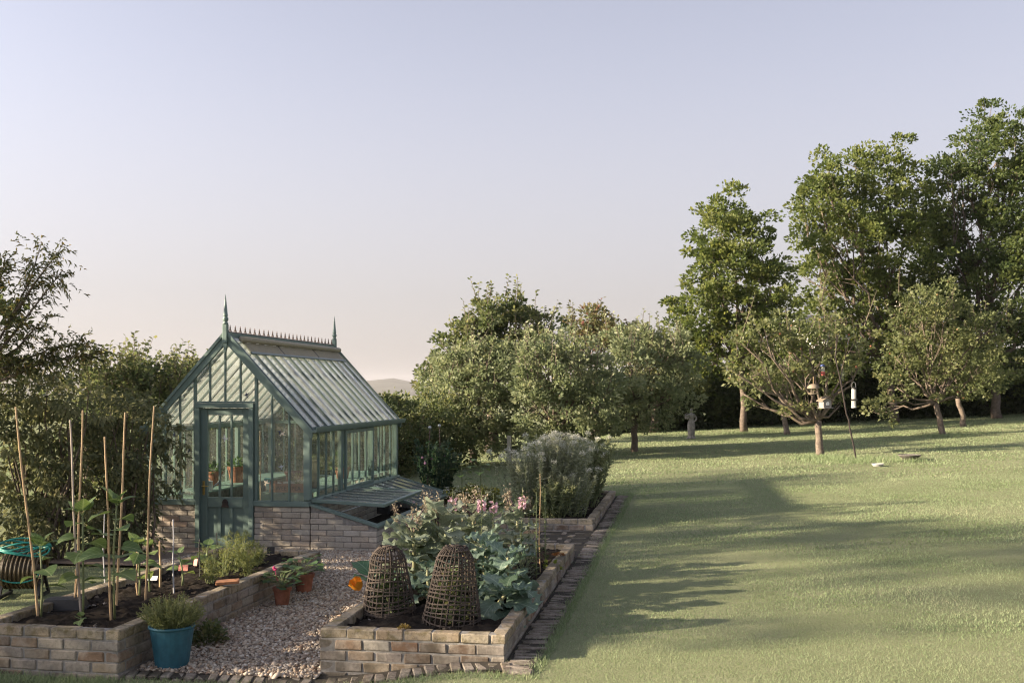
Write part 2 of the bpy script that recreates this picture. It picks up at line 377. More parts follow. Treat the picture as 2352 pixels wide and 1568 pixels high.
for (x0, x1, y0, y1), dens in zip(gravel_rects, (4200, 2700, 1600, 1600)):
    N = int((x1-x0)*(y1-y0)*dens); x = NR.uniform(x0, x1, N); y = NR.uniform(y0, y1, N)
    if y0 > 11: k = (x > -6.2); x, y = x[k], y[k]; N = len(x)
    s = NR.gamma(6, 1/6, N) * .0100; ang = NR.uniform(0, math.tau, N)
    sc = np.stack([s * NR.uniform(.9, 1.5, N), s * NR.uniform(.7, 1.1, N), s * NR.uniform(.45, .85, N)], -1)
    v = ICV[None] * sc[:, None] * NR.uniform(.8, 1.2, (N, 12, 1))
    tl = NR.normal(0, .35, (N, 1)); c, q = np.cos(ang)[:, None], np.sin(ang)[:, None]
    vz = v[..., 2] + v[..., 0] * tl
    v = np.stack([v[..., 0]*c - v[..., 1]*q, v[..., 0]*q + v[..., 1]*c, vz], -1)
    v += np.stack([x, y, gz(x, y) + .014 + NR.uniform(-.003, .012, N)], -1)[:, None]
    PV.append(v.reshape(-1, 3)); PT.append(np.repeat(NR.random(N), 12))
PV = np.concatenate(PV); PT = np.concatenate(PT); NP_ = len(PV) // 12
tag(link('gravel', np_mesh('gravel', PV, (ICF[None] + (np.arange(NP_) * 12)[:, None, None]).reshape(-1, 3), pebble_material(), PT)), kind='stuff')

# ------------------------------------------------------------------ bricks
def brick_meshes(mat, L=.215, Wd=.1025, H=.067, n=9, jit=.0055, bev=.008, seed=1):
    out = []; rr = random.Random(seed)
    for k in range(n):
        me = bpy.data.meshes.new('brick'); bm = bmesh.new(); bmesh.ops.create_cube(bm, size=1)
        for v in bm.verts: v.co = Vector((v.co.x*L + rr.uniform(-jit, jit), v.co.y*Wd + rr.uniform(-jit*.6, jit*.6), v.co.z*H + rr.uniform(-jit*.6, jit*.6)))
        bmesh.ops.bevel(bm, geom=list(bm.edges), offset=bev, segments=1, affect='EDGES', profile=.6)
        for v in bm.verts: v.co += Vector((rr.uniform(-1, 1), rr.uniform(-1, 1), rr.uniform(-1, 1))) * .0016
        bm.to_mesh(me); bm.free(); me.materials.append(mat); out.append(me)
    return out
BM_BED, BM_TOP, BM_GH = brick_meshes(BRICK, seed=2), brick_meshes(BRICKTOP, seed=3), brick_meshes(BRICKGH, H=.064, bev=.006, seed=4)
BM_PAV = brick_meshes(PAVER, L=.215, Wd=.078, H=.06, seed=5)
def put_brick(meshes, parent, x, y, z, rz, sx=1.0, out=0.0, sz=1.0):
    return link('brick', rnd.choice(meshes), parent, loc=(x, y, z), rot=(rnd.uniform(-.012, .012), rnd.uniform(-.01, .01), rz + rnd.uniform(-.012, .012) + (math.pi if rnd.random() < .5 else 0)), scale=(sx, 1, sz))
def wall_run(parent, ox, oy, ang, L, z0, nc, ch, off, end, mod, meshes, top=None, half=False, xlim=None):
    """a half-brick wall along ang from (ox, oy); brick centre line is inset by half its thickness to the left"""
    ca, sa = math.cos(ang), math.sin(ang); t = .05125
    for k in range(nc):
        s0 = off(k); e0 = L - end(k); n = max(1, round((e0 - s0) / mod)); m = (e0 - s0) / n
        cells = [(s0 + i*m, s0 + (i+1)*m) for i in range(n)]
        if half and k % 2: cells = [(s0, s0 + m/2)] + [(s0 + (i+.5)*m, s0 + (i+1.5)*m) for i in range(n-1)] + [(e0 - m/2, e0)]
        for a, b in cells:
            if xlim and not xlim(k, a, b): continue
            c = (a + b)/2; j = rnd.uniform(-.004, .004)
            put_brick(top if (top and k == nc-1) else meshes, parent, ox + ca*c - sa*(t+j), oy + sa*c + ca*(t+j), z0 + ch*(k+.5), ang, (b-a-.009)/.215, sz=(ch-.009)/.067 if meshes is not BM_GH else (ch-.009)/.064)

def soil_mesh(w, l, seed, amp=.02):
    nx, ny = int(w/.035), int(l/.035); r = np.random.default_rng(seed)
    x = np.linspace(0, w, nx); y = np.linspace(0, l, ny); X, Y = np.meshgrid(x, y)
    Z = r.normal(0, amp*.6, X.shape) + amp*np.sin(X*7+r.random()*6)*np.sin(Y*5) ; Z += .03*np.exp(-((X-w/2)/w*2.2)**2)
    i = np.arange(nx*ny).reshape(ny, nx)
    return np.stack([X, Y, Z], -1).reshape(-1, 3), np.stack([i[:-1,:-1], i[:-1,1:], i[1:,1:], i[1:,:-1]], -1).reshape(-1, 4)
CHIP = leaf_mat('soil_crumb', [(0, (.015, .012, .01)), (.6, (.035, .027, .022)), (.86, (.07, .055, .04)), (.95, (.2, .17, .14)), (1, (.32, .29, .26))], 1, .0, spec=.1)
def bed(name_label, x0, y0, W_, L_, ztop, rz, nw, nl, nc=5, ch=.079, seed=1, cull=None):
    """root at the front left corner, local x right, y back"""
    zb = ztop - nc*ch
    root = empty('raised_bed', (x0, y0, 0), rz, name_label, 'raised bed', 'brick raised beds')
    mw = (W_ - .1025)/nw; ml = (L_ - .1025)/nl; q = .1125
    alt = lambda k: q if k % 2 else 0.0
    inv = lambda k: 0.0 if k % 2 else q
    wall_run(root, 0, 0, 0, W_, zb, nc, ch, alt, inv, mw, BM_BED, BM_TOP)
    wall_run(root, W_, 0, R(90), L_, zb, nc, ch, alt, inv, ml, BM_BED, BM_TOP)
    wall_run(root, W_, L_, R(180), W_, zb, nc, ch, alt, inv, mw, BM_BED, BM_TOP, xlim=cull and (lambda k, a, b: k >= nc-2))
    wall_run(root, 0, L_, R(270), L_, zb, nc, ch, alt, inv, ml, BM_BED, BM_TOP, xlim=cull and (lambda k, a, b: k >= nc-2))
    m = MB(); i = .0085; a = .094; z1 = ztop - .008
    m.box(i, W_-i, i, a, zb-.15, z1); m.box(i, W_-i, L_-a, L_-i, zb-.15, z1); m.box(i, a, a, L_-a, zb-.15, z1); m.box(W_-a, W_-i, a, L_-a, zb-.15, z1)
    m.build('mortar', MORTAR, root)
    V, F = soil_mesh(W_-.2, L_-.2, seed); V += np.array([.1, .1, ztop - .085])
    link('soil', np_mesh('soil', V, F, SOIL), root)
    r = np.random.default_rng(seed); N = int((W_-.2)*(L_-.2)*900)
    v = ICV[None] * (r.gamma(3, 1/3, (N, 1, 1))*.0095) * r.uniform(.5, 1.4, (N, 12, 3)) * np.array([1, 1, .6])
    p = np.stack([r.uniform(.12, W_-.12, N), r.uniform(.12, L_-.12, N), np.full(N, ztop-.075)], -1); v = v + p[:, None]
    o = link('soil_crumbs', np_mesh('soil_crumbs', v.reshape(-1, 3), (ICF[None]+(np.arange(N)*12)[:, None, None]).reshape(-1, 3), CHIP, np.repeat(r.random(N), 12)), root); o['kind'] = 'stuff'
    return root
ZT = .394
BED1_RZ = -math.atan2(.12, 3.91)
B1W, B1L = 1.19, 3.95
_c, _s = math.cos(BED1_RZ), math.sin(BED1_RZ)
B1O = Vector((-4.04 - B1W*_c, 7.14 - B1W*_s, 0))
bed1 = bed('weathered brick raised bed on the left growing staked sunflower seedlings', B1O.x, B1O.y, B1W, B1L, ZT-.008, BED1_RZ, 5, 17, seed=1)
bed2 = bed('mossy brick raised bed in front full of kale and two wicker cloches', -2.647, 7.44, 1.357, 4.54, ZT, 0, 6, 20, seed=2)
bed3 = bed('farther brick raised bed on the lawn filled by tall silvery flowering plants', -2.647, 14.24, 1.357, 4.2, ZT, 0, 6, 18, nc=4, seed=3, cull=True)
def B1(x, y, z=0): return Vector((B1O.x + x*_c - y*_s, B1O.y + x*_s + y*_c, z))
SZ1 = ZT - .085; SZ2 = ZT - .08

# brick mowing strip: a flat row of bricks set across
strip = MB()
def strip_sheet(x0, x1, y0, y1, n=14):
    al = (x1-x0) > (y1-y0)
    for i in range(n):
        if al: xa, xb, ya, yb = x0+(x1-x0)*i/n, x0+(x1-x0)*(i+1)/n, y0, y1
        else: xa, xb, ya, yb = x0, x1, y0+(y1-y0)*i/n, y0+(y1-y0)*(i+1)/n
        strip.add([(x, y, float(gz(x, y))+.006) for x, y in ((xa, ya), (xb, ya), (xb, yb), (xa, yb))], [(0, 1, 2, 3)])
strip_sheet(-4.0, -1.08, 7.19, 7.42, 40); strip_sheet(-1.285, -1.075, 7.19, 18.5, 60); strip_sheet(-2.0, -1.285, 12.0, 14.22)
STRIPM = plain('strip_joint', (.035, .03, .022), 1, .5, 30, bs=.8)
strip_o = tag(strip.build('mowing_strip', STRIPM), kind='structure')
def lay(x, y, rz):
    z = -.004 + float(gz(x, y)); link('brick', rnd.choice(BM_PAV), strip_o, loc=(x, y, z + rnd.uniform(-.022, -.008)), rot=(rnd.uniform(-.09, .09), rnd.uniform(-.05, .05), rz + rnd.uniform(-.09, .09)), scale=(rnd.uniform(.8, 1.02), rnd.uniform(.8, 1.0), 1))
y = 7.2
while y < 18.5: lay(-1.165 + rnd.uniform(-.012, .012), y, 0); y += .0885
x = -4.0
while x < -1.1: lay(x, 7.27 + .02*math.sin(x*3), R(90) + .25); x += .0885
for j in range(9):
    for i in range(3): lay(-1.42 - i*.225 - (j % 2)*.1, 12.12 + j*.235, R(90) if (i+j) % 2 else 0)
# ------------------------------------------------------------------ greenhouse (local x across the gable, y back)
GX, GY, GW, GL = -7.42, 13.86, 2.36, 4.42
gh = empty('greenhouse', (GX, GY, 0), 0, 'sage green timber greenhouse on a low brick base with spiked ridge', 'greenhouse')
PL0, PL1, EV, RG = .53, .60, 1.56, 2.83
ZB = -.16
def gbox(name, x0, x1, y0, y1, z0, z1, mat=GREEN, parent=gh, bev=.004): return MB().box(x0, x1, y0, y1, z0, z1).build(name, mat, parent, bevel=bev)
def gbeam(name, a, b, w, h, mat=GREEN, parent=gh, up=(0, 0, 1), bev=0): return MB().beam(a, b, w, h, up).build(name, mat, parent, bevel=bev)
zero = lambda k: 0.0
CHG = .0765; NCG = 9
# brick base
wall_run(gh, 0, 0, 0, .726, ZB, NCG, CHG, zero, zero, .242, BM_GH, half=True)
wall_run(gh, 1.565, 0, 0, .795, ZB, NCG, CHG, zero, zero, .235, BM_GH, half=True)
wall_run(gh, GW, .1125, R(90), GL-.1125, ZB, NCG, CHG, zero, zero, .24, BM_GH, half=True, xlim=lambda k, a, b: k > 1)
wall_run(gh, GW-.1125, GL, R(180), GW-.1125, ZB, NCG, CHG, zero, zero, .24, BM_GH, half=True, xlim=lambda k, a, b: k > 3)
m = MB(); i, a = .009, .0935
m.box(i, .72, i, a, ZB-.2, PL0-.003); m.box(1.571, GW-i, i, a, ZB-.2, PL0-.003); m.box(GW-a, GW-i, a, GL-i, ZB-.2, PL0-.003); m.box(i, GW-a, GL-a, GL-i, ZB-.2, PL0-.003); m.box(i, a, a, GL-a, ZB-.2, PL0-.003)
m.build('mortar', MORTAR, gh)
gbox('floor_slab', .12, GW-.12, .12, GL-.12, -.1, -.04, plain('floor_slab', (.3, .28, .25), .9, .3, 6))
# sill plates
gbox('sill_plate', -.03, .726, -.03, .115, PL0, PL1); gbox('sill_plate', 1.566, GW-.006, -.03, .115, PL0, PL1)
gbox('sill_plate', GW-.1, GW+.03, .118, GL+.02, PL0, PL1+.02); gbox('sill_plate', -.03, .1, .118, GL+.02, PL0, PL1); gbox('sill_plate', .103, GW-.103, GL-.11, GL+.018, PL0, PL1)
# corner posts
for x in (0.004, GW-.094):
    for yy in (0.0, GL-.09): gbox('corner_post', x, x+.09, yy, yy+.09, PL1+.001 if x < 1 else PL1+.021, EV+.02)
# door frame
gbox('door_jamb', .729, .792, -.035, .09, ZB, 1.853); gbox('door_jamb', 1.499, 1.563, -.035, .09, ZB, 1.853)
gbox('door_header', .722, 1.570, -.04, .09, 1.855, 1.92)
# gable posts
def zr(x): return EV + (RG - EV) * (1 - abs(x - GW/2)/(GW/2))     # underside line of the roof
for x0, x1 in ((.690, .726), (1.572, 1.612)):
    for yy in (.0, GL-.06): gbox('gable_post', x0, x1, yy, yy+.055, PL1+.002, zr(x0 if x0 < 1 else x1) - .03)
for x0, x1, zz in ((.73, 1.565, 1.945),): gbox('gable_rail', .73, 1.568, .0, .05, 1.922, 1.945)
# glazing bars, front and back
BW = .022
fb = [(.276, PL1), (.487, PL1), (1.815, PL1), (2.06, PL1), (.925, 1.945), (1.145, 1.945), (1.365, 1.945)]
for x, z0 in fb:
    gbox('glazing_bar', x-BW/2, x+BW/2, .006, .045, z0+.001, zr(x)-.03, bev=.003)
for x in (.276, .487, .925, 1.145, 1.365, 1.815, 2.06):
    gbox('glazing_bar', x-BW/2, x+BW/2, GL-.05, GL-.012, PL1+.001, zr(x)-.03, bev=.003)
gbox('tie_rail', .095, .688, GL-.055, GL-.01, EV-.06, EV); gbox('tie_rail', .728, 1.57, GL-.055, GL-.01, EV-.06, EV); gbox('tie_rail', 1.614, 2.265, GL-.055, GL-.01, EV-.06, EV)
# gable panes
def gpane(x0, x1, z0, yy, mat):
    xs = [x0, x1] if not (x0 < GW/2 < x1) else [x0, GW/2, x1]
    poly = [(x0, z0), (x1, z0)] + [(x, zr(x)-.045) for x in reversed(xs)]
    MB().prism(poly, 'y', yy, yy+.004).build('pane', mat, gh)
def gset(cuts, z0, yy, mat, split=None):
    for x0, x1 in zip(cuts[:-1], cuts[1:]): gpane(x0+.011, x1-.011, z0, yy, mat)
gset([.085, .276, .487, .68], PL1+.003, .024, GLASS_GABLE); gset([1.622, 1.815, 2.06, 2.275], PL1+.003, .024, GLASS_GABLE)
gset([.738, .925, 1.145, 1.365, 1.558], 1.948, .024, GLASS_GABLE)
gset([.085, .276, .487, .68], PL1+.003, GL-.03, GLASS); gset([1.622, 1.815, 2.06, 2.275], PL1+.003, GL-.03, GLASS); gset([.735, .925, 1.145, 1.365, 1.56], PL1+.003, GL-.03, GLASS)
# bargeboards
def barge(yy0, yy1, w=.115):
    t = (RG-EV)/(GW/2); nrm = math.hypot(1, t)
    for sgn in (-1, 1):
        xe = GW/2 + sgn*(GW/2 + .055); ze = EV - .055*t + .01
        xa = GW/2 + sgn*.028; za = RG + .03 - .028*t*.0 - .02
        d = Vector((xa-xe, 0, za-ze)).normalized(); nn = Vector((-d.z*sgn*-1, 0, 0)); up = Vector((sgn*d.z*1.0, 0, abs(d.x)))
        lo = -up.normalized()*w
        poly = [(xe, ze+.03), (xa, za+.03), (xa, za+.03-w*nrm*1.0), (xe + lo.x*.0 - sgn*.02, ze+.03-w*.9)]
        MB().prism(poly, 'y', yy0, yy1).build('bargeboard', GREEN, gh, bevel=.004)
        p2 = [(xe, ze+.046), (xa, za+.046), (xa, za-.01), (xe, ze-.01)]
        MB().prism(p2, 'y', yy0-.018, yy0-.001).build('barge_moulding', GREEN, gh)
barge(-.045, -.004); barge(GL+.004, GL+.045)
# finials
def finial(yy, parent):
    f = gbox('finial', GW/2-.034, GW/2+.034, yy-.034, yy+.034, RG-.10, RG+.16, bev=.008)
    m = MB(); m.prism([(GW/2-.03, RG-.10), (GW/2+.03, RG-.10), (GW/2+.012, RG-.2), (GW/2, RG-.24), (GW/2-.012, RG-.2)], 'y', yy-.02, yy+.02); m.build('pendant', GREEN, f)
    m = MB(); m.lathe([(.0, RG+.15), (.036, RG+.16), (.04, RG+.175), (.024, RG+.185), (.03, RG+.2), (.040, RG+.222), (.038, RG+.245), (.024, RG+.262), (.034, RG+.272), (.034, RG+.282), (.030, RG+.29), (.0135, RG+.46), (.002, RG+.565), (0, RG+.566)], 14, (GW/2, yy, 0))
    m.build('spire', GREEN, f, smooth=True)
finial(-.05, gh); finial(GL+.05, gh)
# ridge, cresting
gbox('ridge_board', GW/2-.03, GW/2+.03, -.003, GL+.003, RG-.05, RG+.05)
gbox('cresting_rail', GW/2-.012, GW/2+.012, .0, GL, RG+.051, RG+.066, IRON)
cm = MB(); z = 0
cm.box(-.004, .004, -.006, .006, 0, .05); cm.prism([(-.012, .045), (0, .04), (.012, .045), (.02, .06), (.008, .058), (.006, .075), (0, .092), (-.006, .075), (-.008, .058), (-.02, .06)], 'x', -.004, .004)
cm.prism([(-.05, 0), (-.04, 0), (-.02, .024), (0, .034), (.02, .024), (.04, 0), (.05, 0), (.026, .032), (0, .044), (-.026, .032)], 'x', -.003, .003)
cme = cm.mesh('crest_spike', IRON)
for k in range(26): link('crest_spike', cme, gh, loc=(GW/2, .1 + k*(GL-.2)/25, RG+.066))
# roof bars and panes, both slopes
NB = 14; slope = Vector((GW/2, 0, -(RG-EV)))
t_ = (RG-EV)/(GW/2)
for sgn in (-1, 1):
    up = Vector((sgn*t_, 0, 1)).normalized()
    a0 = Vector((GW/2 + sgn*.03, 0, RG + .005)); b0 = Vector((GW/2 + sgn*(GW/2+.03), 0, EV + .005 - .03*t_ + .03))
    for k in range(NB + 1):
        yy = .012 + k*(GL-.024)/NB; wide = k in (4, 8, 12)
        gbeam('roof_bar', a0 + Vector((0, yy, 0)), b0 + Vector((0, yy, 0)), .05 if wide else .024, .045, BAR_ROOF if not wide else STEEL, up=tuple(up))
    for k in range(NB):
        y0 = .012 + k*(GL-.024)/NB + .027; y1 = .012 + (k+1)*(GL-.024)/NB - .027
        a1 = a0.lerp(b0, .02); b1 = a0.lerp(b0, .985); e = up*.002
        m = MB(); vs = []
        for s in (-1, 1):
            for p, yy in ((a1, y0), (a1, y1), (b1, y1), (b1, y0)): vs.append(p + Vector((0, yy, 0)) + e*s)
        m.add(vs, [(0,1,2,3), (7,6,5,4), (0,4,5,1), (1,5,6,2), (2,6,7,3), (3,7,4,0)]); m.build('roof_pane', GLASS_ROOF, gh)
    gbox('eaves_plate', *( (GW-.085, GW-.005) if sgn > 0 else (.005, .085)), .092, GL-.092, EV-.05, EV+.02)
    x0 = GW + .01 if sgn > 0 else -.12
    m = MB(); m.prism([(x0, EV-.03), (x0+.09, EV-.03), (x0+.11, EV+.012), (x0+.115, EV+.04), (x0+.1, EV+.04), (x0+.09, EV), (x0+.012, EV), (x0+.012, EV+.04), (x0, EV+.04)] if sgn > 0 else [(x0, EV+.04), (x0+.02, EV-.03), (x0+.11, EV-.03), (x0+.11, EV+.04), (x0+.098, EV+.04), (x0+.098, EV-.01), (x0+.03, EV-.01), (x0+.015, EV+.04)], 'y', -.06, GL+.06)
    m.build('gutter', GREEN, gh)
# roller blind by the ridge
upv = Vector((t_, 0, 1)).normalized(); dn = Vector((GW/2, 0, -(RG-EV))).normalized(); R0 = Vector((GW/2, 0, RG))
rb = empty('roller_blind', (0, 0, 0)); rb.parent = gh
c = R0 + dn*.13 + upv*.085
MB().tube([c + Vector((0, y, 0)) for y in (.13, .14, 1.5, 3, 4.27, 4.28)], [.02, .042, .042, .042, .042, .02], 14).build('blind_roll', BAMBOO_BLIND, rb, smooth=True)
c = R0 + upv*.05
for k in range(9): gbeam('blind_slat', c + dn*(.17+.019*k) + Vector((0, .2, 0)), c + dn*(.17+.019*k) + Vector((0, 4.22, 0)), .014, .006, BAMBOO_BLIND, rb, up=tuple(upv))
gbeam('blind_batten', c + dn*.355 + Vector((0, .17, 0)), c + dn*.355 + Vector((0, 4.25, 0)), .035, .022, BAR_ROOF, rb, up=tuple(upv))
for y in (1.45, 2.95): MB().beam(c + dn*.1 + Vector((0, y, .002)), c + dn*.36 + Vector((0, y, .002)), .03, .008, tuple(upv)).build('blind_strap', BLACK, rb)
# side glazing
XS0 = GW - .03
posts = [1.41, 2.93]
for sx_, nm in ((GW-.075, 1), (.015, 0)):
    for yy in posts: gbox('side_post', sx_, sx_+.06, yy-.045, yy+.045, PL1+.022, EV-.052)
secs = [(.09, 1.365), (1.457, 2.883), (2.977, 4.33)]
for si, (ya, yb) in enumerate(secs):
    dx = .03 if si == 1 else 0
    for sd in (1, 0):
        if sd: xg = XS0 + dx
        else: xg = .045
        if si == 1 and sd:
            zl, zh = PL1+.024, EV-.055
            for q in ((ya, ya+.06, zl, zh), (yb-.06, yb, zl, zh)): gbox('vent_stile', xg-.012, xg+.026, *q)
            gbox('vent_rail', xg-.012, xg+.026, ya+.062, yb-.062, zl, zl+.05); gbox('vent_rail', xg-.012, xg+.026, ya+.062, yb-.062, zh-.05, zh)
        n = 4; ya2, yb2 = (ya+.05, yb-.05) if si == 1 else (ya, yb)
        for k in range(n):
            y0, y1 = ya2 + (yb2-ya2)*k/n, ya2 + (yb2-ya2)*(k+1)/n
            if k: gbox('glazing_bar', xg-.016, xg+.016, y0-BW/2, y0+BW/2, PL1+.024+(.052 if dx and sd else 0), EV-.056-(.052 if dx and sd else 0), bev=.003)
            gbox('pane', xg-.002, xg+.002, y0+.012, y1-.012, PL1+.026, EV-.058, GLASS, bev=0)
# door
dr = empty('door', (0, 0, 0)); dr.parent = gh
D0, D1, DZ0, DZ1 = .796, 1.495, -.06, 1.85
y0, y1 = .012, .058
gbox('stile', D0, .889, y0, y1, DZ0, DZ1, parent=dr); gbox('stile', 1.404, D1, y0, y1, DZ0, DZ1, parent=dr)
for za, zb_ in ((1.755, DZ1), (.50, .64), (DZ0, .09)): gbox('rail', .891, 1.402, y0, y1, za, zb_, parent=dr)
for x in (1.061, 1.232):
    gbox('glazing_bar', x-.012, x+.012, y0+.003, y1-.003, .642, 1.753, parent=dr, bev=.003)
    gbox('muntin', x-.022, x+.022, y0+.002, y1-.002, .092, .498, parent=dr)
for x0, x1 in ((.893, 1.048), (1.074, 1.219), (1.245, 1.400)): gbox('pane', x0, x1, .032, .036, .643, 1.752, GLASS, dr, 0)
for x0, x1 in ((.893, 1.037), (1.085, 1.208), (1.256, 1.400)): gbox('panel', x0, x1, .034, .046, .093, .497, parent=dr, bev=0)
h = gbox('handle', .822, .856, .002, .011, .665, .86, BRASS, dr, .003); mm = MB(); mm.tube([(.839, .004, .79), (.839, -.045, .79), (.848, -.052, .79), (.93, -.05, .792)], .0085, 8); mm.tube([(.839, .002, .71), (.839, -.006, .71)], .01, 8)
mm.build('lever', BRASS, dr)
mm = MB(); mm.prism([(1.1, .505), (1.2, .505), (1.2, .53), (1.19, .535), (1.192, .575), (1.175, .607), (1.15, .618), (1.125, .607), (1.108, .575), (1.11, .535), (1.1, .53)], 'y', -.004, .01); mm.build('bell_plate', DARKIRON, dr)
# swallow stickers on the panes
NAVY = plain('navy_sticker', (.02, .03, .07), .4, .1, 10); CREAMS = plain('cream_sticker', (.7, .63, .5), .5, .05, 10); GREYS = plain('grey_sticker', (.38, .42, .45), .5, .05, 10)
sw = [(0, .0), (.028, .012), (.06, .05), (.018, .03), (.008, .034), (-.002, .07), (-.012, .034), (-.05, .022), (-.075, .035), (-.04, .006), (-.012, .002), (-.02, -.05), (-.004, -.022), (.012, -.052), (.006, -.01)]
for x, z, a, mt, s in ((1.46, 2.02, .3, NAVY, .8), (.415, 1.48, 1.2, NAVY, .75), (.64, 1.27, .9, NAVY, .75), (1.93, 1.52, -.3, NAVY, .7), (1.952, 1.50, -.9, CREAMS, .85), (1.155, 1.44, 1.4, GREYS, .9), (1.95, 1.05, .1, GREYS, .75), (1.73, .835, -.5, CREAMS, .8), (.34, .73, 1.7, GREYS, .85)):
    ca, sa = math.cos(a)*s, math.sin(a)*s
    MB().prism([(x + p*ca - q*sa, z + p*sa + q*ca) for p, q in sw], 'y', .0195, .022).build('swallow_sticker', mt, gh)

# ------------------------------------------------------------------ things inside the greenhouse
def GHP(x, y, z): return Vector((GX + x, GY + y, z))
def bench(x0, x1, y0, y1, ztop, label):
    b = empty('potting_bench', GHP(x0, y0, -.04), 0, label, 'bench', 'benches along the greenhouse walls')
    w, l, h = x1-x0, y1-y0, ztop+.04
    for k in range(6):
        xa = w*k/6; MB().box(xa+.004, xa+w/6-.004, 0, l, h-.022, h).build('bench_slat', WOODG, b)
    MB().box(0, w, -.012, .012, h-.14, h-.023).build('apron', WOODG, b); MB().box(0, .02, .015, l, h-.1, h-.023).build('apron', WOODG, b)
    for xx in (.02, w-.07):
        for yy in (.03, l/2, l-.08): MB().box(xx, xx+.05, yy, yy+.05, 0, h-.024).build('leg', WOODG, b)
    MB().box(.03, w-.03, .1, l-.1, .28, .30).build('lower_shelf', WOODG, b)
    return b
bench(1.60, 2.24, .17, 4.2, .70, 'green slatted potting bench along the right greenhouse wall')
bench(.13, .66, .5, 4.2, .66, 'green slatted potting bench along the left greenhouse wall')
def pot(name, loc, r, h, mat, label, cat='pot', group=None, soil=True, rim=True):
    p = empty(name, loc, rnd.uniform(0, 6), label, cat, group)
    rb = r*.72; t = r*.09
    prof = [(0, 0), (rb, 0), (rb + (r-rb)*.8, h*.80)] + ([(r*1.04, h*.80), (r*1.08, h*.98), (r*1.05, h)] if rim else [(r, h*.98)]) + [(r - t, h), (r - t*1.4, h*.8), (rb*.95, h*.1), (0, h*.1)]
    MB().lathe(prof, 28).build('pot_body', mat, p, smooth=False)
    if soil: MB().lathe([(0, h*.84), (r*.5, h*.86), (r-t*1.5, h*.83)], 20).build('soil', SOIL, p, smooth=True)
    return p
# ------------------------------------------------------------------ foliage tools
def norm(a): return a / np.maximum(np.linalg.norm(a, axis=-1, keepdims=True), 1e-9)
def leaf_geo(P, D, N, L, Wd, fold=.12, droop=.0):
    """folded leaf quads: base, side, tip, side"""
    D = norm(D); S = norm(np.cross(D, N)); U = np.cross(S, D)
    L = np.asarray(L)[..., None]*np.ones((len(P), 1)); Wd = np.asarray(Wd)[..., None]*np.ones((len(P), 1))
    mid = P + D*L*.45; up = U*Wd*fold
    V = np.stack([P, mid + S*Wd*.5 + up, P + D*L - np.array([0, 0, 1])*L*droop, mid - S*Wd*.5 + up], 1)
    return V.reshape(-1, 3), np.arange(len(P)*4).reshape(-1, 4)
def leaf_obj(name, mat, parent, P, D, N, L, Wd, tone, off=(0, 0, 0), **k):
    V, F = leaf_geo(P, D, N, L, Wd, **k)
    F3 = np.concatenate([F[:, [0, 1, 2]], F[:, [0, 2, 3]]])
    return link(name, np_mesh(name, V - np.array(off), F3, mat, np.repeat(tone, 4)), parent)
def rdir(n, rg): return norm(rg.normal(size=(n, 3)))
DENS, PERK, LEAFK = .95, 1.35, 1.12
def crown_pts(blobs, rg, cr=.35, cover=1.15, per0=46, shell=(.62, 1.02), flat=.62, out=.75, up=.35, low=.75):
    """leaf positions in clumps spread through blobs; returns P, D, N, clump id tone"""
    Ps, Ds, Ts, CC = [], [], [], []; per = 0
    for (c, r3) in blobs:
        c = np.array(c); r3 = np.array(r3); rm = r3.mean()
        n = max(3, int(cover * 4 * rm*rm / (cr*cr) * DENS)); per = int(per0*PERK)
        d = rdir(n, rg); d[:, 2] = np.where(d[:, 2] < -low, -d[:, 2], d[:, 2])
        kk = rg.uniform(*shell, (n, 1)); kk = np.where(rg.random((n, 1)) < .2, rg.uniform(1.1, 1.42, (n, 1)), kk); cc = c + d*r3*kk; CC.append(cc)
        rad = cr*rg.uniform(.5, 1.3, n)*np.where(kk[:, 0] > 1.05, .62, 1)
        q = rdir(n*per, rg)*(rg.uniform(.25, 1, (n*per, 1))**.6)*np.repeat(rad, per)[:, None]*np.array([1, 1, flat])
        dd = np.repeat(d, per, 0)
        Ps.append(np.repeat(cc, per, 0) + q + dd*np.repeat(rad, per)[:, None]*.2)
        Ds.append(norm(norm(q)*out + dd*.5 + rdir(n*per, rg)*.7 + np.array([0, 0, up])))
        Ts.append(np.clip(np.repeat(rg.uniform(.15, .85, n), per) + rg.normal(0, .16, n*per), 0, 1))
    return np.concatenate(Ps), np.concatenate(Ds), np.concatenate(Ts), np.concatenate(CC)
def shoots(cc, rg, n, L, nl, spread=.5):
    """upright shoots rising out of the crown with leaves in pairs along them"""
    b = cc[rg.integers(0, len(cc), n)]; d = norm(np.array([0, 0, 1]) + rg.normal(0, spread*.5, (n, 3))); l = L*rg.uniform(.5, 1.2, n)
    t = np.tile(np.linspace(.12, 1, nl), (n, 1)); P = (b[:, None] + d[:, None]*(l[:, None]*t)[..., None]).reshape(-1, 3)
    D = norm(rdir(n*nl, rg)*np.array([1, 1, .4]) + np.array([0, 0, .35]))
    return P, D, b, b + d*l[:, None]
def px_blobs(lst, Z, rg, deep=.5, sq=.9, dz=0.0):
    """traced lumps (pixel x, y, radius) -> solid lumps at depth Z"""
    out = []
    for q in lst:
        x, y, r = q[:3]; zz = Z + dz + (q[3] if len(q) > 3 else rg.uniform(-deep, deep)); rr = r/FPX*zz
        out.append((np.array(W(x, y, zz)), np.array([rr, rr*1.05, rr*sq])))
    return out
def curve(a, b, sag, n=5, rg=None, wob=.05):
    a, b = np.array(a), np.array(b); t = np.linspace(0, 1, n)[:, None]
    p = a + (b-a)*t + np.array([0, 0, 1])*(sag*4*t*(1-t)); L = np.linalg.norm(b-a)
    if rg is not None: p[1:-1] += rg.normal(0, wob*L*.5, (n-2, 3))
    return p
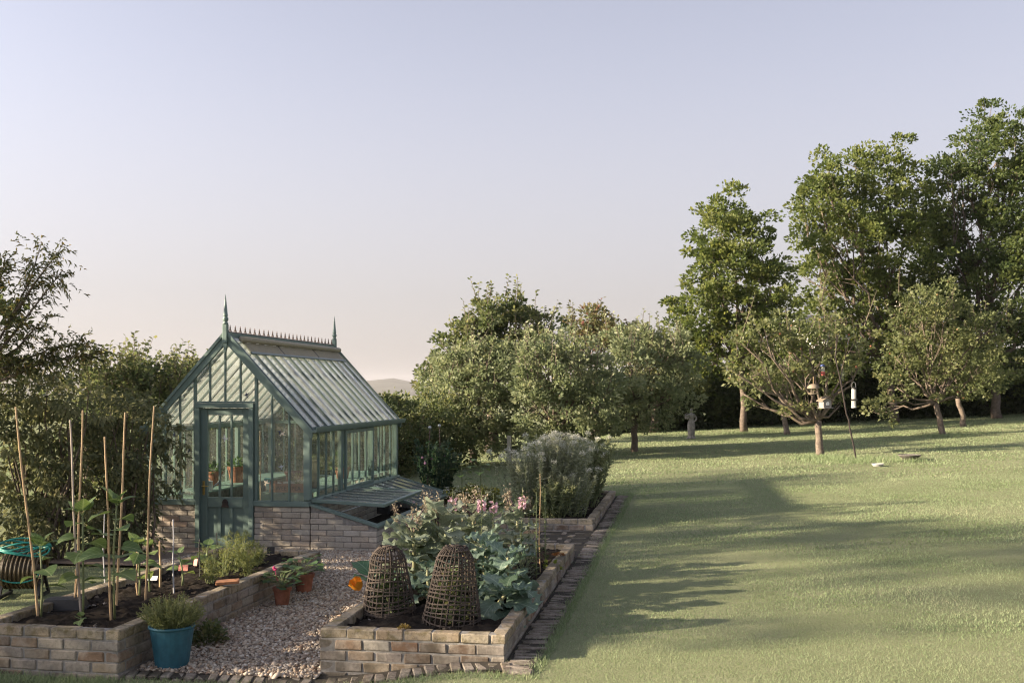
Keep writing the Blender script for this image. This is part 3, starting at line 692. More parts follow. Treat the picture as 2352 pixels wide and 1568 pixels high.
def tree(name, label, cat, base, fork, blobs, lmat, bark, tr, rg, leaf=(.09, .05), cr=.35, cover=1.15, per=46, group=None, stems=1, shoot=0, shootL=.8, limbs=True, twig=.55, flat=.62, shell=(.62, 1.02), up=.35, extra=None, fruit=None, droop=.1, low=.75):
    base = np.array(base); fork = np.array(fork)
    root = empty(name, Vector(base), 0, label, cat, group)
    P, D, T, CC = crown_pts(blobs, rg, cr, cover, per, flat=flat, shell=shell, up=up, low=low)
    m = MB()
    k = np.array([0, 0, 1])
    tp = curve(base - k*.1, fork, 0, 6, rg, .03) ; m.tube(list(tp), [tr*1.35, tr*1.05, tr*.95, tr*.9, tr*.88, tr*.85], 9)
    if limbs:
        for c, r3 in blobs:
            L = np.linalg.norm(c - fork); s = curve(fork, c, rg.uniform(-.1, .06)*L, 6, rg, .07)
            r0 = tr*rg.uniform(.32, .55); m.tube(list(s), list(np.linspace(r0, r0*.3, 6)), 6)
            near = CC[np.linalg.norm(CC - c, axis=1) < r3.mean()*1.2]
            for q in near[rg.integers(0, len(near), min(len(near), 9))]:
                st = s[rg.integers(3, 6)]; m.tube(list(curve(st, q, .02, 4, rg, .1)), list(np.linspace(r0*.28, r0*.08, 4)), 4, caps=False)
    if shoot:
        hi = CC[CC[:, 2] > np.percentile(CC[:, 2], 45)]
        sp, sd, a, b = shoots(hi, rg, shoot, shootL, 12)
        P = np.concatenate([P, sp]); D = np.concatenate([D, sd]); T = np.concatenate([T, rg.uniform(.5, 1, len(sp))])
        for i in range(len(a)): m.tube([a[i], (a[i]+b[i])/2, b[i]], [.011, .008, .003], 4, caps=False)
    if extra is not None: P = np.concatenate([P, extra[0]]); D = np.concatenate([D, extra[1]]); T = np.concatenate([T, rg.random(len(extra[0]))])
    m.v = [tuple(np.array(v) - base) for v in m.v]
    m.build('trunk', bark, root, smooth=True)
    N = norm(rdir(len(P), rg) + k*.4); Ls = rg.uniform(.7, 1.3, len(P))
    leaf_obj('crown', lmat, root, P, D, N, LEAFK*leaf[0]*Ls, LEAFK*leaf[1]*Ls, T, base, droop=droop)
    if fruit:
        n, fm, fr = fruit; sel = P[rg.integers(0, len(P), n)] - base
        V = (ICV[None]*fr*1.9/1.0*.55 + sel[:, None]).reshape(-1, 3)
        o = link('apples', np_mesh('apples', V, (ICF[None]+(np.arange(n)*12)[:, None, None]).reshape(-1, 3), fm, np.repeat(rg.random(n), 12), smooth=True), root); o['kind'] = 'stuff'
    return root
def shrub(name, label, cat, base, blobs, lmat, rg, leaf, cr, cover, per, group=None, stemmat=None, extra=None, up=.35, flat=.62, shell=(.62, 1.02), droop=.1, shoot=0, shootL=.5, low=.9, nst=5):
    base = np.array(base); root = empty(name, Vector(base), 0, label, cat, group)
    P, D, T, CC = crown_pts(blobs, rg, cr, cover, per, flat=flat, shell=shell, up=up, low=low)
    m = MB()
    for c, r3 in blobs:
        st = base + np.append(rg.normal(0, .15, 2), -.05)
        for _ in range(2): m.tube(list(curve(st + np.append((c-base)[:2]*.45, 0), c + rg.normal(0, .3, 3)*r3, .1, 5, rg, .06)), [.018, .016, .013, .01, .005], 5, caps=False)
    if shoot:
        hi = CC[CC[:, 2] > np.percentile(CC[:, 2], 60)]
        sp, sd, a, b = shoots(hi, rg, shoot, shootL, 14)
        P = np.concatenate([P, sp]); D = np.concatenate([D, sd]); T = np.concatenate([T, rg.uniform(.4, 1, len(sp))])
        for i in range(len(a)): m.tube([a[i], b[i]], [.007, .003], 3, caps=False)
    if extra is not None: P = np.concatenate([P, extra[0]]); D = np.concatenate([D, extra[1]]); T = np.concatenate([T, rg.random(len(extra[0]))])
    m.v = [tuple(np.array(v) - base) for v in m.v]
    m.build('stem', stemmat or BARKD, root, smooth=True)
    N = norm(rdir(len(P), rg) + np.array([0, 0, .4])); Ls = rg.uniform(.7, 1.3, len(P))
    leaf_obj('foliage', lmat, root, P, D, N, LEAFK*leaf[0]*Ls, LEAFK*leaf[1]*Ls, T, base, droop=droop)
    return root
def sprays(lines, rg, n, side=.3, lat=7, nl=9):
    """arching branchlets with leaves hanging off both sides; lines: list of point lists"""
    P, D, segs = [], [], []
    for pts in lines:
        pts = [np.array(p) for p in pts]
        for i in range(len(pts)-1):
            for j in range(lat):
                t = rg.random(); b = pts[i]*(1-t) + pts[i+1]*t; ax = pts[i+1]-pts[i]; ax = ax/np.linalg.norm(ax)
                d = norm(ax*.7 + rg.normal(0, .6, 3)); L = side*rg.uniform(.4, 1.1)
                for s in range(n):
                    u = (s+1)/n; P.append(b + d*L*u - np.array([0, 0, .25*L*u*u])); D.append(d*.6 + rg.normal(0, .55, 3) + np.array([0, 0, -.15]))
                segs.append((b, b + d*L - np.array([0, 0, .25*L])))
    return np.array(P), norm(np.array(D)), segs

L_BIG = leaf_mat('lime_leaf', [(0, (.055, .08, .025)), (.5, (.10, .135, .04)), (1, (.165, .185, .06))], trans=.45)
L_BIG2 = leaf_mat('dark_lime_leaf', [(0, (.045, .07, .027)), (.5, (.075, .108, .037)), (1, (.13, .155, .05))], trans=.42)
L_APPLE = leaf_mat('apple_leaf', [(0, (.075, .095, .04)), (.5, (.13, .155, .065)), (1, (.20, .21, .10))], trans=.45)
L_APPLE2 = leaf_mat('greyish_apple_leaf', [(0, (.10, .13, .065)), (.5, (.17, .205, .11)), (1, (.25, .27, .155))], trans=.42)
L_DARK = leaf_mat('dark_leaf', [(0, (.034, .05, .026)), (.5, (.058, .08, .038)), (1, (.10, .12, .055))], trans=.36)
L_HEDGE = leaf_mat('hedge_leaf', [(0, (.05, .073, .03)), (.5, (.092, .12, .05)), (1, (.175, .18, .08))], trans=.45)
L_SHRUB = leaf_mat('olive_shrub_leaf', [(0, (.065, .08, .042)), (.5, (.13, .148, .075)), (1, (.23, .23, .12))], trans=.45)
L_RED = leaf_mat('plum_leaf', [(0, (.075, .09, .04)), (.55, (.13, .14, .062)), (.86, (.17, .155, .075)), (.97, (.15, .085, .055)), (1, (.17, .065, .05))], trans=.42)
L_FRUIT = leaf_mat('apple_skin', [(0, (.15, .16, .06)), (.6, (.22, .15, .07)), (1, (.28, .09, .05))], trans=.0, spec=.5)

# ------------------------------------------------------------------ trees and hedges, right
rg = np.random.default_rng(5)
def ztree(x, y, fx, fy):
    b, Z = G(x, y); return np.array(b), Z, np.array(W(fx, fy, Z))
b, Z, f = ztree(1710, 992, 1705, 840)
tree('lime_tree', 'slender lime tree standing alone against the sky, left of the tall pair', 'tree', b, f, px_blobs([(1688,478,48),(1650,520,52),(1725,515,45),(1690,570,78),(1640,600,50),(1752,600,50),(1690,650,85),(1625,690,50),(1770,660,55),(1580,700,32),(1565,745,34),(1610,760,55),(1690,740,95),(1775,730,55),(1800,640,28),(1670,810,90),(1750,810,70),(1610,820,50)], Z, rg, .9), L_BIG, BARKD, .11, rg, leaf=(.13, .075), cr=.36, per=40, group='tall lime trees behind the orchard')
b, Z, f = ztree(2055, 968, 2040, 820)
tree('lime_tree', 'broad tall lime tree between the lone slender lime and the right edge', 'tree', b, f, px_blobs([(1900,405,48),(1880,460,52),(1965,385,50),(2040,370,48),(2085,420,45),(1930,480,85),(2010,470,85),(2080,500,70),(1845,480,30),(1870,560,65),(1960,580,95),(2060,600,100),(1880,640,62),(1970,690,100),(2080,710,100),(1900,730,60),(2000,800,90),(2100,800,80),(1870,790,55),(1800,830,50),(1870,850,60),(1930,860,60)], Z, rg, 1.2), L_BIG, BARKD, .15, rg, leaf=(.13, .075), cr=.38, per=40, group='tall lime trees behind the orchard')
b, Z, f = ztree(2290, 960, 2280, 830)
tree('lime_tree', 'tallest dark lime tree at the right edge of the garden', 'tree', b, f, px_blobs([(2265,285,42),(2330,310,55),(2230,345,50),(2185,400,45),(2290,370,80),(2210,440,75),(2320,470,100),(2180,510,60),(2250,560,100),(2350,580,100),(2180,620,70),(2260,680,110),(2350,700,110),(2180,740,80),(2280,800,100),(2370,820,100),(2400,400,90),(2410,560,90),(2150,640,55),(2140,540,50),(2145,740,60),(2170,850,60),(2240,870,60),(2330,880,60)], Z+1, rg, 1.2), L_BIG2, BARKD, .16, rg, leaf=(.13, .075), cr=.4, per=40, group='tall lime trees behind the orchard')
# orchard
b, Z, f = ztree(1885, 1046, 1880, 966)
A1 = tree('apple_tree', 'pruned apple tree with bird feeders hanging in its open branches', 'tree', b, f, px_blobs([(1760,775,46),(1715,800,40),(1670,845,28),(1820,770,46),(1790,835,58),(1725,865,45),(1860,800,48),(1850,870,50),(1915,780,40),(1960,790,36),(1905,850,40),(1790,900,48),(1840,930,42),(1750,925,30),(1960,870,28),(1930,930,26),(1900,720,26),(1990,830,26),(1700,900,26)], Z, rg, .55), L_APPLE, BARK, .09, rg, leaf=(.095, .055), cr=.22, cover=.54, per=23, group='apple trees on the lawn', shoot=26, shootL=.9, fruit=(60, L_FRUIT, .03))
b, Z, f = ztree(2168, 998, 2150, 925)
tree('apple_tree', 'bushy apple tree with a leaning trunk, right of the bird feeders', 'tree', b, f, px_blobs([(2110,700,40),(2165,690,40),(2140,745,65),(2085,765,45),(2200,750,55),(2060,825,42),(2130,810,62),(2200,820,65),(2255,770,45),(2300,730,28),(2270,850,52),(2100,870,50),(2170,880,52),(2060,890,36),(2240,895,40),(2040,925,30),(2018,950,26),(2310,860,30)], Z, rg, .7), L_APPLE, BARK, .09, rg, leaf=(.095, .055), cr=.27, cover=.95, per=30, group='apple trees on the lawn', shoot=30, shootL=.8, fruit=(55, L_FRUIT, .03))
b, Z, f = ztree(1458, 1036, 1456, 960)
tree('apple_tree', 'shaded apple tree left of the statue with a short straight trunk', 'tree', b, f, px_blobs([(1440,800,45),(1490,790,45),(1540,810,45),(1450,860,70),(1520,860,70),(1580,850,45),(1410,900,50),(1470,920,62),(1540,915,60),(1572,870,30),(1500,960,40),(1420,950,45),(1455,965,35),(1390,880,35)], Z, rg, .7), L_APPLE2, BARKD, .09, rg, leaf=(.09, .05), cr=.28, cover=1.2, per=42, group='apple trees on the lawn', shoot=80, shootL=.75)
b, Z, f = ztree(1088, 1062, 1085, 1000)
tree('apple_tree', 'pale leaved wide apple tree just right of the greenhouse', 'tree', b, f, px_blobs([(1010,860,36),(1040,850,46),(1075,830,40),(1120,830,45),(1165,825,46),(1075,900,62),(1140,890,65),(1195,880,55),(1060,950,45),(1110,960,60),(1170,960,60),(1090,1000,32),(1150,1005,40),(1030,905,36),(1205,1000,45),(1215,930,45),(1115,1020,36),(1045,985,30)], Z, rg, .7), L_APPLE2, BARKD, .10, rg, leaf=(.09, .05), cr=.27, cover=1.2, per=42, group='apple trees on the lawn', shoot=90, shootL=.7, fruit=(14, L_FRUIT, .03))
b, Z, f = ztree(1290, 1062, 1288, 1000)
tree('apple_tree', 'wide apple tree behind the tall silvery flower bed', 'tree', b, f, px_blobs([(1235,820,40),(1280,815,45),(1330,820,48),(1250,870,60),(1320,880,65),(1375,860,48),(1230,930,60),(1300,940,70),(1370,930,48),(1410,890,28),(1260,990,50),(1330,990,55),(1390,965,30),(1215,880,40),(1365,1000,34),(1300,1020,40),(1240,1030,30)], Z, rg, .7), L_APPLE2, BARKD, .10, rg, leaf=(.09, .05), cr=.27, cover=1.2, per=42, group='apple trees on the lawn', shoot=90, shootL=.75, fruit=(10, L_FRUIT, .03))
# two more trunks seen under the crowns
for x, y, fx, fy, lab, bl in ((1808, 996, 1795, 930, 'thin leaning apple tree in the shade behind the feeder tree', [(1790,900,36),(1770,870,40),(1810,870,40)]), (2215, 978, 2200, 915, 'apple tree behind the leaning one, its trunk lit along the left', [(2200,850,45),(2240,830,50),(2190,800,45),(2250,880,40)])):
    b, Z, f = ztree(x, y, fx, fy)
    tree('apple_tree', lab, 'tree', b, f, px_blobs(bl, Z, rg, .4), L_APPLE, BARK, .09, rg, leaf=(.095, .055), cr=.26, cover=1.0, per=30, group='apple trees on the lawn')
# trees behind the orchard
b = np.array(W(1130, 1000, 33)); b[2] = float(gz(b[0], b[1]))
tree('hawthorn_tree', 'dark rounded tree rising behind the pale apple crowns', 'tree', b, b + np.array([0, 0, 2.2]), px_blobs([(1120,735,42),(1170,725,40),(1070,770,42),(1120,790,62),(1185,770,55),(1230,755,34),(1030,810,40),(1080,830,60),(1160,840,70),(1240,800,42),(1005,850,36),(1265,770,22),(985,880,26),(1040,880,60)], 33, rg, 1.0), L_HEDGE, BARKD, .2, rg, leaf=(.12, .07), cr=.34, per=46, shoot=90, shootL=.8)
for x, y, lab, bl, mt in ((1365, 1000, 'airy tree with reddish leaves behind the orchard', [(1350,735,30),(1385,755,32),(1330,770,32),(1370,790,48),(1420,790,42),(1455,775,34)], L_RED),
                      (1500, 990, 'low bushy tree between the reddish tree and the lone lime', [(1500,810,40),(1550,820,40),(1480,850,50),(1530,870,50),(1600,830,40),(1590,880,50)], L_HEDGE)):
    b = np.array(W(x, y, 38)); b[2] = float(gz(b[0], b[1]))
    tree('garden_tree', lab, 'tree', b, b + np.array([0, 0, 2]), px_blobs(bl, 38, rg, .8), mt, BARKD, .14, rg, leaf=(.13, .075), cr=.34, per=42, shoot=26, shootL=.7)
# dark boundary hedge on the right: separate bushes in a row
hx = [(1390, 930), (1470, 925), (1560, 915), (1650, 905), (1740, 880), (1830, 865), (1920, 850), (2010, 875), (2100, 870), (2190, 865), (2280, 860), (2370, 855)]
HB = ['dark hedge bush behind the tall flower bed, leftmost of the back hedge', 'dark hedge bush behind the shaded apple tree', 'dark hedge bush directly left of the stone statue', 'dark hedge bush directly right of the stone statue', 'dark hedge bush behind the trunk of the lone slender lime', 'dark hedge bush behind the left half of the feeder tree', 'dark hedge bush behind the bird feeders', 'dark hedge bush behind the bent iron pole', 'dark hedge bush left of the trunk of the broad lime', 'dark hedge bush behind the leaning apple trunk', 'dark hedge bush under the tallest lime tree', 'dark hedge bush at the far right edge of the back hedge']
for i, (x, yt) in enumerate(hx):
    yb = 1000 - (x-1400)*.058
    Zh = 39.5 + (x-1400)*.004; b = np.array(W(x, yb, Zh)); b[2] = float(gz(b[0], b[1]))
    base_y = HOR + (CAMZ - b[2])*FPX/Zh
    bl = [(x + dx, yy, 62, d) for dx in (-30, 34) for yy in (yt+10, (yt+base_y)/2, base_y-22) for d in (-.4, .9)]
    shrub('hedge_bush', HB[i], 'bush', b, px_blobs(bl, Zh, rg), L_DARK, rg, (.15, .1), .5, 1.0, 34, group='dark bushes of the right boundary hedge')

# ------------------------------------------------------------------ hedges, left and behind the greenhouse
def wline(pts, z=None): return [np.array(p) for p in pts]
for i, (x, yt, Zh) in enumerate(((885, 934, 25), (945, 932, 26), (1005, 930, 27), (820, 925, 24.5), (750, 905, 24), (680, 900, 23.5), (610, 895, 23), (540, 888, 22.5), (470, 878, 22), (405, 868, 21), (345, 866, 20), (280, 872, 19.5), (215, 880, 19))):
    b = np.array(W(x, 1060, Zh)); b[2] = float(gz(b[0], b[1])); by = HOR + (CAMZ-b[2])*FPX/Zh
    bl = [(x + dx, yy, 46, d) for dx in (-22, 24) for yy in (yt+26, yt+75, yt+125, by-30) for d in (-.4, .5)]
    lab = ['hedge bush at the right back corner of the greenhouse', 'hedge bush behind the sweet pea obelisk, below the far hill', 'hedge bush under the left edge of the pale apple tree', 'hedge bush behind the back gable of the greenhouse', 'hedge bush seen through the side panes, rightmost', 'hedge bush seen through the side panes, left of another', 'hedge bush seen through the right front panes', 'hedge bush seen through the glass door', 'hedge bush seen through the left front panes', 'twiggy hedge bush touching the left slope of the greenhouse roof', 'twiggy hedge bush just left of the greenhouse roof edge', 'twiggy hedge bush between the narrow leaved tree and the greenhouse', 'twiggy hedge bush beneath the branches of the narrow leaved tree'][i]
    shrub('hedge_bush', lab, 'bush', b, px_blobs(bl, Zh, rg), L_HEDGE, rg, (.085, .05), .34, 1.05, 42, group='bushes of the hedge behind the greenhouse' if x > 840 else 'bushes seen through the glass' if x > 480 else 'twiggy bushes left of the greenhouse', shoot=70 if x < 480 else 14 if x > 840 else 10, shootL=.62 if x < 480 else .25)
# big loose shrub in the left foreground
def sh(lst, Z, lab, name='cotoneaster_shrub', ex=None, mat=L_SHRUB, leaf=(.058, .032), cr=.19, cover=1.15, per=34, **k):
    x = sum(q[0] for q in lst)/len(lst); b = np.array(W(x, 1250, Z)); b[2] = float(gz(b[0], b[1]))
    return shrub(name, lab, 'shrub', b, px_blobs(lst, Z, rg, .35), mat, rg, leaf, cr, cover, per, ex and None, extra=ex, droop=.35, up=-.15, **k)
def spx(paths, Z, n=9, side=.32, lat=9):
    ln = [[np.array(W(x, y, Z + (q[0] if q else 0))) for x, y, *q in p] for p in paths]
    P, D, segs = sprays(ln, rg, n, side, lat); return P, D
ex = spx([[(330,960),(385,1010),(425,1055)],[(320,1010),(370,1060),(405,1110)],[(350,950),(400,985),(432,1030)],[(300,1060),(360,1100),(395,1130)]], 13.3, side=.2, lat=8)
sh([(300,935,50),(250,950,60),(345,980,42),(290,1010,65),(340,1040,45),(235,1030,70),(300,1090,60),(250,1110,65),(350,1085,36),(290,1150,50),(220,1180,60),(320,1190,45),(310,1235,45),(260,1225,55)], 13.6, 'loose olive green shrub arching over the left corner of the greenhouse', ex=ex)
sh([(60,905,60),(130,900,60),(190,920,55),(20,960,60),(90,975,75),(170,990,70),(40,1050,80),(120,1070,85),(190,1090,70),(60,1140,85),(150,1160,80),(20,1190,60),(200,1200,60),(90,1220,50),(130,1240,60),(230,1235,60),(20,1245,60),(60,1200,60)], 13.0, 'tall olive green shrub at the left edge behind the bamboo canes')
# small willow-like tree at the left edge
b = np.array(W(-70, 1250, 12.2)); b[2] = float(gz(b[0], b[1]))
paths = [[(-60,1000),(-40,850),(20,740),(70,640),(95,560)],[(20,740),(80,650),(140,570)],[(-40,850),(20,780),(90,690),(145,620)],[(-40,850),(40,800),(110,720)],[(-60,900),(60,850),(130,800),(175,790)],[(-20,860),(100,835),(170,820),(205,815)],[(0,850),(70,820),(120,800)],[(-60,880),(-10,700),(10,600)],[(-70,800),(-20,690),(0,640)]]
P, D = spx(paths, 12.2, n=12, side=.34, lat=17)
tr_ = empty('willow_tree', Vector(b), 0, 'thin young tree with narrow leaves reaching in at the upper left', 'tree')
m = MB(); m.tube([b - np.array([0,0,.1]), b + np.array([0.02, 0, .8]), np.array(W(-60,1000,12.2))], [.07, .055, .04], 8)
for p in paths:
    pp = [np.array(W(x, y, 12.2)) for x, y in p]; m.tube(pp, list(np.linspace(.022, .004, len(pp))), 5, caps=False)
m.v = [tuple(np.array(v)-b) for v in m.v]; m.build('trunk', BARKD, tr_, smooth=True)
leaf_obj('crown', leaf_mat('willow_leaf', [(0, (.055, .07, .028)), (.6, (.095, .105, .04)), (1, (.18, .14, .05))], trans=.4), tr_, P, D, norm(rdir(len(P), rg)+np.array([0,0,.5])), .075*rg.uniform(.6, 1.2, len(P)), .02*np.ones(len(P)), rg.random(len(P)), b, droop=.3)
# shrubs added out of view on the sunny side to shade beds and lawn
for i, (xc, zc, h, r, cv, lab) in enumerate(((-12, -1.5, 4.6, 2.0, .9, 'broad shrub added for shade, nearest the camera, out of view to the left'), (-12, 1.2, 4.4, 1.5, .9, 'shrub added for shade, second from the camera, out of view to the left'), (-12.3, 6.0, 4.4, 1.1, 4.2, 'thin shrub added for shade, level with the front of the brick beds, out of view'), (-12.5, 8.9, 4.1, 1.1, .5, 'thin shrub added for shade, level with the middle of the brick beds, out of view'), (-8.6, 9.8, 3.4, .9, 1.2, 'low shrub added for shade just outside the left edge, behind the hose reel'), (-8.4, 11.4, 4.5, 1.2, 3.0, 'dense shrub added for shade just outside the left edge, beside the narrow leaved tree'), (-7.5, 13.8, 4.1, .85, 4.2, 'dense shrub added for shade just outside the left edge, nearest the greenhouse'), (-14, 17.5, 3.4, 1.3, .7, 'shrub added for shade, level with the greenhouse side, out of view'))):
    p = np.array([xc*CY - zc*SY, xc*SY + zc*CY, 0]); p[2] = float(gz(p[0], p[1]))
    bl = [(p + np.array([rg.uniform(-.6, .6), rg.uniform(-r*.6, r*.6), h*q]), np.array([r*.8, r*.75, h*.3])) for q in (.3, .45, .6, .7)]
    shrub('shade_caster_shrub', lab, 'shrub', p, bl, L_HEDGE, rg, (.12, .08), .45, cv*.6, 20, group='shrubs added for shade to the left')

for xc, zc, lab in ((-25, 4.6, 'tall thin crowned tree added for shade out of view left, nearer the camera'), (-25.5, 7.0, 'tall thin crowned tree added for shade out of view left, farther from the camera'), (-26, 14.6, 'tall thin crowned tree added for shade out of view left, level with the greenhouse')):  # added unseen trees, high airy crowns placed to dapple the lawn with shade
    p = np.array([xc*CY - zc*SY, xc*SY + zc*CY, 0]); p[2] = float(gz(p[0], p[1]))
    bl = [(p + np.array([rg.uniform(-1, 1), dy, z + rg.uniform(-.2, .2)]), np.array([1.0, .8, .6])) for dy in (-.9, 0, .9) for z in ((9.1, 9.7) if zc < 10 else (9.3, 10.1))]
    tree('shade_caster_tree', lab, 'tree', p, p + np.array([0, 0, 7.6]), bl, L_HEDGE, BARKD, .14, rg, leaf=(.13, .08), cr=.4, cover=.4, per=20, group='tall trees added for shade out of view left')
# ------------------------------------------------------------------ cold frame on the greenhouse's right side
CX0, CX1, CYa, CYb = GX + GW + .004, GX + GW + .93, GY + .0, GY + 4.36
cf = empty('cold_frame', (CX0, CYa, 0), 0, 'brick cold frame with two glazed lids leaning on the greenhouse side', 'cold frame')
cw, cl = CX1 - CX0, CYb - CYa
hz = lambda x: .545 - (x/cw)*.27
def cf_brick(k, a, b, z0, ch): return hz(b) - .03 > z0 + ch*(k+1)
z0c = ZB
wall_run(cf, 0, 0, 0, cw, z0c, 9, .0765, zero, zero, .23, BM_GH, half=True, xlim=lambda k, a, b: z0c + .0765*(k+1) < hz((a+b)/2) - .01)
wall_run(cf, cw, .1125, R(90), cl-.1125, z0c, 5, .0765, zero, zero, .235, BM_GH, half=True)
m = MB(); m.prism([(0.006, z0c-.2), (cw-.006, z0c-.2), (cw-.006, hz(cw)-.012), (.006, hz(0)-.012)], 'y', .008, .094); m.box(cw-.094, cw-.008, .1, cl, z0c-.2, hz(cw)-.012)
m.prism([(0.006, z0c-.2), (cw-.006, z0c-.2), (cw-.006, hz(cw)-.012), (.006, hz(0)-.012)], 'y', cl-.1, cl-.01)
m.build('mortar', MORTAR, cf)
gbeam('frame_rail', (-.03, .05, hz(-.03)+.012), (cw+.03, .05, hz(cw+.03)+.012), .13, .03, parent=cf); gbeam('frame_rail', (-.03, cl-.05, hz(-.03)+.012), (cw+.03, cl-.05, hz(cw+.03)+.012), .13, .03, parent=cf)
gbeam('frame_rail', (cw-.03, .12, hz(cw)+.002), (cw-.03, cl-.12, hz(cw)+.002), .1, .03, parent=cf)
MB().box(.02, cw-.1, .1, cl-.12, .02, .06).build('soil', SOIL, cf)
MB().prism([(.33, .22), (.52, .22), (.52, .40), (.33, .45)], 'y', 2.0, 2.05).build('divider', BLACK, cf)
def lid(y0, y1, ang, zoff):
    """ang: how far the free edge is raised above the closed slope"""
    ld = empty('frame_lid', (-.005, 0, hz(0)+.05+zoff)); ld.parent = cf
    sl = math.atan2(.27, cw) - ang; ld.rotation_euler = (0, sl, 0)
    L = cw*1.1
    for q in ((y0, y0+.045), (y1-.045, y1)): MB().box(0, L, *q, -.02, .025).build('stile', GREEN, ld, bevel=.004)
    MB().box(L-.06, L, y0+.046, y1-.046, -.02, .02).build('rail', GREEN, ld, bevel=.004); MB().box(0, .05, y0+.046, y1-.046, -.02, .024).build('rail', GREEN, ld, bevel=.004)
    n = 6
    for k in range(n):
        ya, yb = y0+.046+(y1-y0-.092)*k/n, y0+.046+(y1-y0-.092)*(k+1)/n
        if k: MB().box(.052, L-.062, ya-.012, ya+.012, -.015, .022).build('glazing_bar', BAR_ROOF, ld)
        MB().box(.052, L-.03, ya+.014, yb-.014, .004, .008).build('pane', GLASS_ROOF, ld)
    return ld
lid(.05, 2.12, R(13.5), .01); lid(2.18, 4.3, 0, .0)
MB().tube([(.40, .1, hz(.4)+.03), (.74, .62, hz(0)+.02)], .008, 6).build('stay', STEEL, cf)

# ------------------------------------------------------------------ on the benches
box_o = empty('wooden_crate', GHP(1.70, .2, .70), 0, 'brown wooden seed crate lettered SWEET PEA on the greenhouse bench', 'crate')
CRW = plain('crate_wood', (.36, .17, .09), .6, .25, 9)
m = MB(); m.box(0, .50, 0, .014, 0, .12); m.build('front_board', CRW, box_o, bevel=.002)
m = MB(); m.box(0, .50, .236, .25, 0, .12); m.build('back_board', CRW, box_o); m = MB(); m.box(0, .014, .015, .235, 0, .14); m.build('end_board', CRW, box_o); MB().box(.486, .5, .015, .235, 0, .14).build('end_board', CRW, box_o); MB().box(.015, .485, .015, .235, .005, .02).build('base_board', CRW, box_o)
cu = bpy.data.curves.new('lettering', 'FONT'); cu.body = 'SWEET PEA'; cu.size = .078; cu.extrude = .001; cu.space_character = 1.02
to = bpy.data.objects.new('lettering', cu); COL.objects.link(to); bpy.context.view_layer.update()
tm = bpy.data.meshes.new_from_object(to.evaluated_get(bpy.context.evaluated_depsgraph_get())); bpy.data.objects.remove(to)
tm.materials.clear(); link('lettering', tm, box_o, plain('black_ink', (.02, .014, .012), .7, .2, 20), loc=(.055, -.0015, .03), rot=(R(90), 0, 0))
PAPER = plain('seed_paper', (.6, .56, .48), .8, .2, 20)
for i in range(5): o = MB().box(0, .08, 0, .003, 0, .12).build('seed_packet', PAPER, box_o, loc=(.05+.09*i, .06+.03*i, .03), rot=(-.4+.2*i*.3, .2-.12*i, .3*i-.5))
pot('plant_pot', GHP(.30, 1.5, .66), .12, .21, TERRA, 'terracotta pot seen through the door glass, the nearer one', group=None)
pot('plant_pot', GHP(.42, 2.05, .66), .14, .25, TERRA, 'larger terracotta pot seen through the door glass, behind the nearer one')
pot('plant_pot', GHP(1.72, 1.1, .70), .13, .22, plain('plum_glaze', (.10, .035, .04), .35, .2, 10), 'dark plum pot on the greenhouse bench beside the crate')
pot('plant_pot', GHP(1.95, 2.6, .70), .12, .17, TERRA, 'terracotta pot far along the greenhouse bench')
L_POT = leaf_mat('seedling_leaf', [(0, (.04, .08, .03)), (1, (.09, .15, .05))], trans=.3)
rg = np.random.default_rng(21)
def tuft(name, label, cat, base, r, h, n, leaf, mat, up=.6, group=None, parent=None, flat=.7, tone=None, stem=True, nst=9):
    """a small potted plant: stems and a dome of leaves"""
    base = np.array(base); root = parent or empty(name, Vector(base), 0, label, cat, group)
    d = rdir(n, rg); d[:, 2] = np.abs(d[:, 2]); q = d*rg.uniform(.35, 1, (n, 1))**.7*np.array([r, r, h])
    D = norm(d*np.array([1, 1, .6]) + rdir(n, rg)*.5 + np.array([0, 0, up])); Ls = rg.uniform(.65, 1.25, n)
    leaf_obj('foliage', mat, root, q + base, D, norm(rdir(n, rg)*.7+np.array([0, 0, 1])), leaf[0]*Ls, leaf[1]*Ls, rg.random(n), base if not parent else 0, droop=.15)
    if stem:
        m = MB()
        for i in range(nst):
            t = q[rg.integers(0, n)]; m.tube([(0, 0, -.02), tuple(t*np.array([.4, .4, .5])), tuple(t)], [.006, .004, .002], 4, caps=False)
        if parent: m.v = [tuple(np.array(v)+base) for v in m.v]
        m.build('stem', STEMG, root)
    return root
tuft('potted_herb', 'small green plant in the nearer pot seen through the door glass', 'plant', GHP(.30, 1.5, .83), .13, .16, 90, (.07, .04), L_POT)
tuft('potted_herb', 'small green plant in the larger pot seen through the door glass', 'plant', GHP(.42, 2.05, .86), .16, .18, 110, (.07, .04), L_POT)
tuft('potted_herb', 'spindly yellowish seedlings in the lettered crate', 'plant', GHP(2.06, .32, .78), .12, .2, 60, (.07, .012), leaf_mat('straw_leaf', [(0, (.14, .15, .06)), (1, (.3, .28, .12))]), up=.9)
tuft('potted_herb', 'plant on the bench far back in the greenhouse', 'plant', GHP(1.95, 2.6, .82), .18, .3, 140, (.08, .04), L_POT)
# trigger spray bottle
TURQ = plain('turquoise_plastic', (.10, .42, .40), .4, .08, 10)
sp_ = empty('spray_bottle', GHP(1.655, .3, .70), 0, 'white and turquoise trigger spray bottle left of the lettered crate', 'spray bottle')
MB().lathe([(0, 0), (.036, .003), (.036, .09), (.016, .13), (.013, .15), (0, .15)], 14).build('bottle', TURQ, sp_, smooth=True)
m = MB(); m.box(-.065, .03, -.012, .012, .155, .185); m.beam((-.03, 0, .155), (-.045, 0, .11), .012, .008); m.build('trigger_head', TURQ, sp_, bevel=.004)
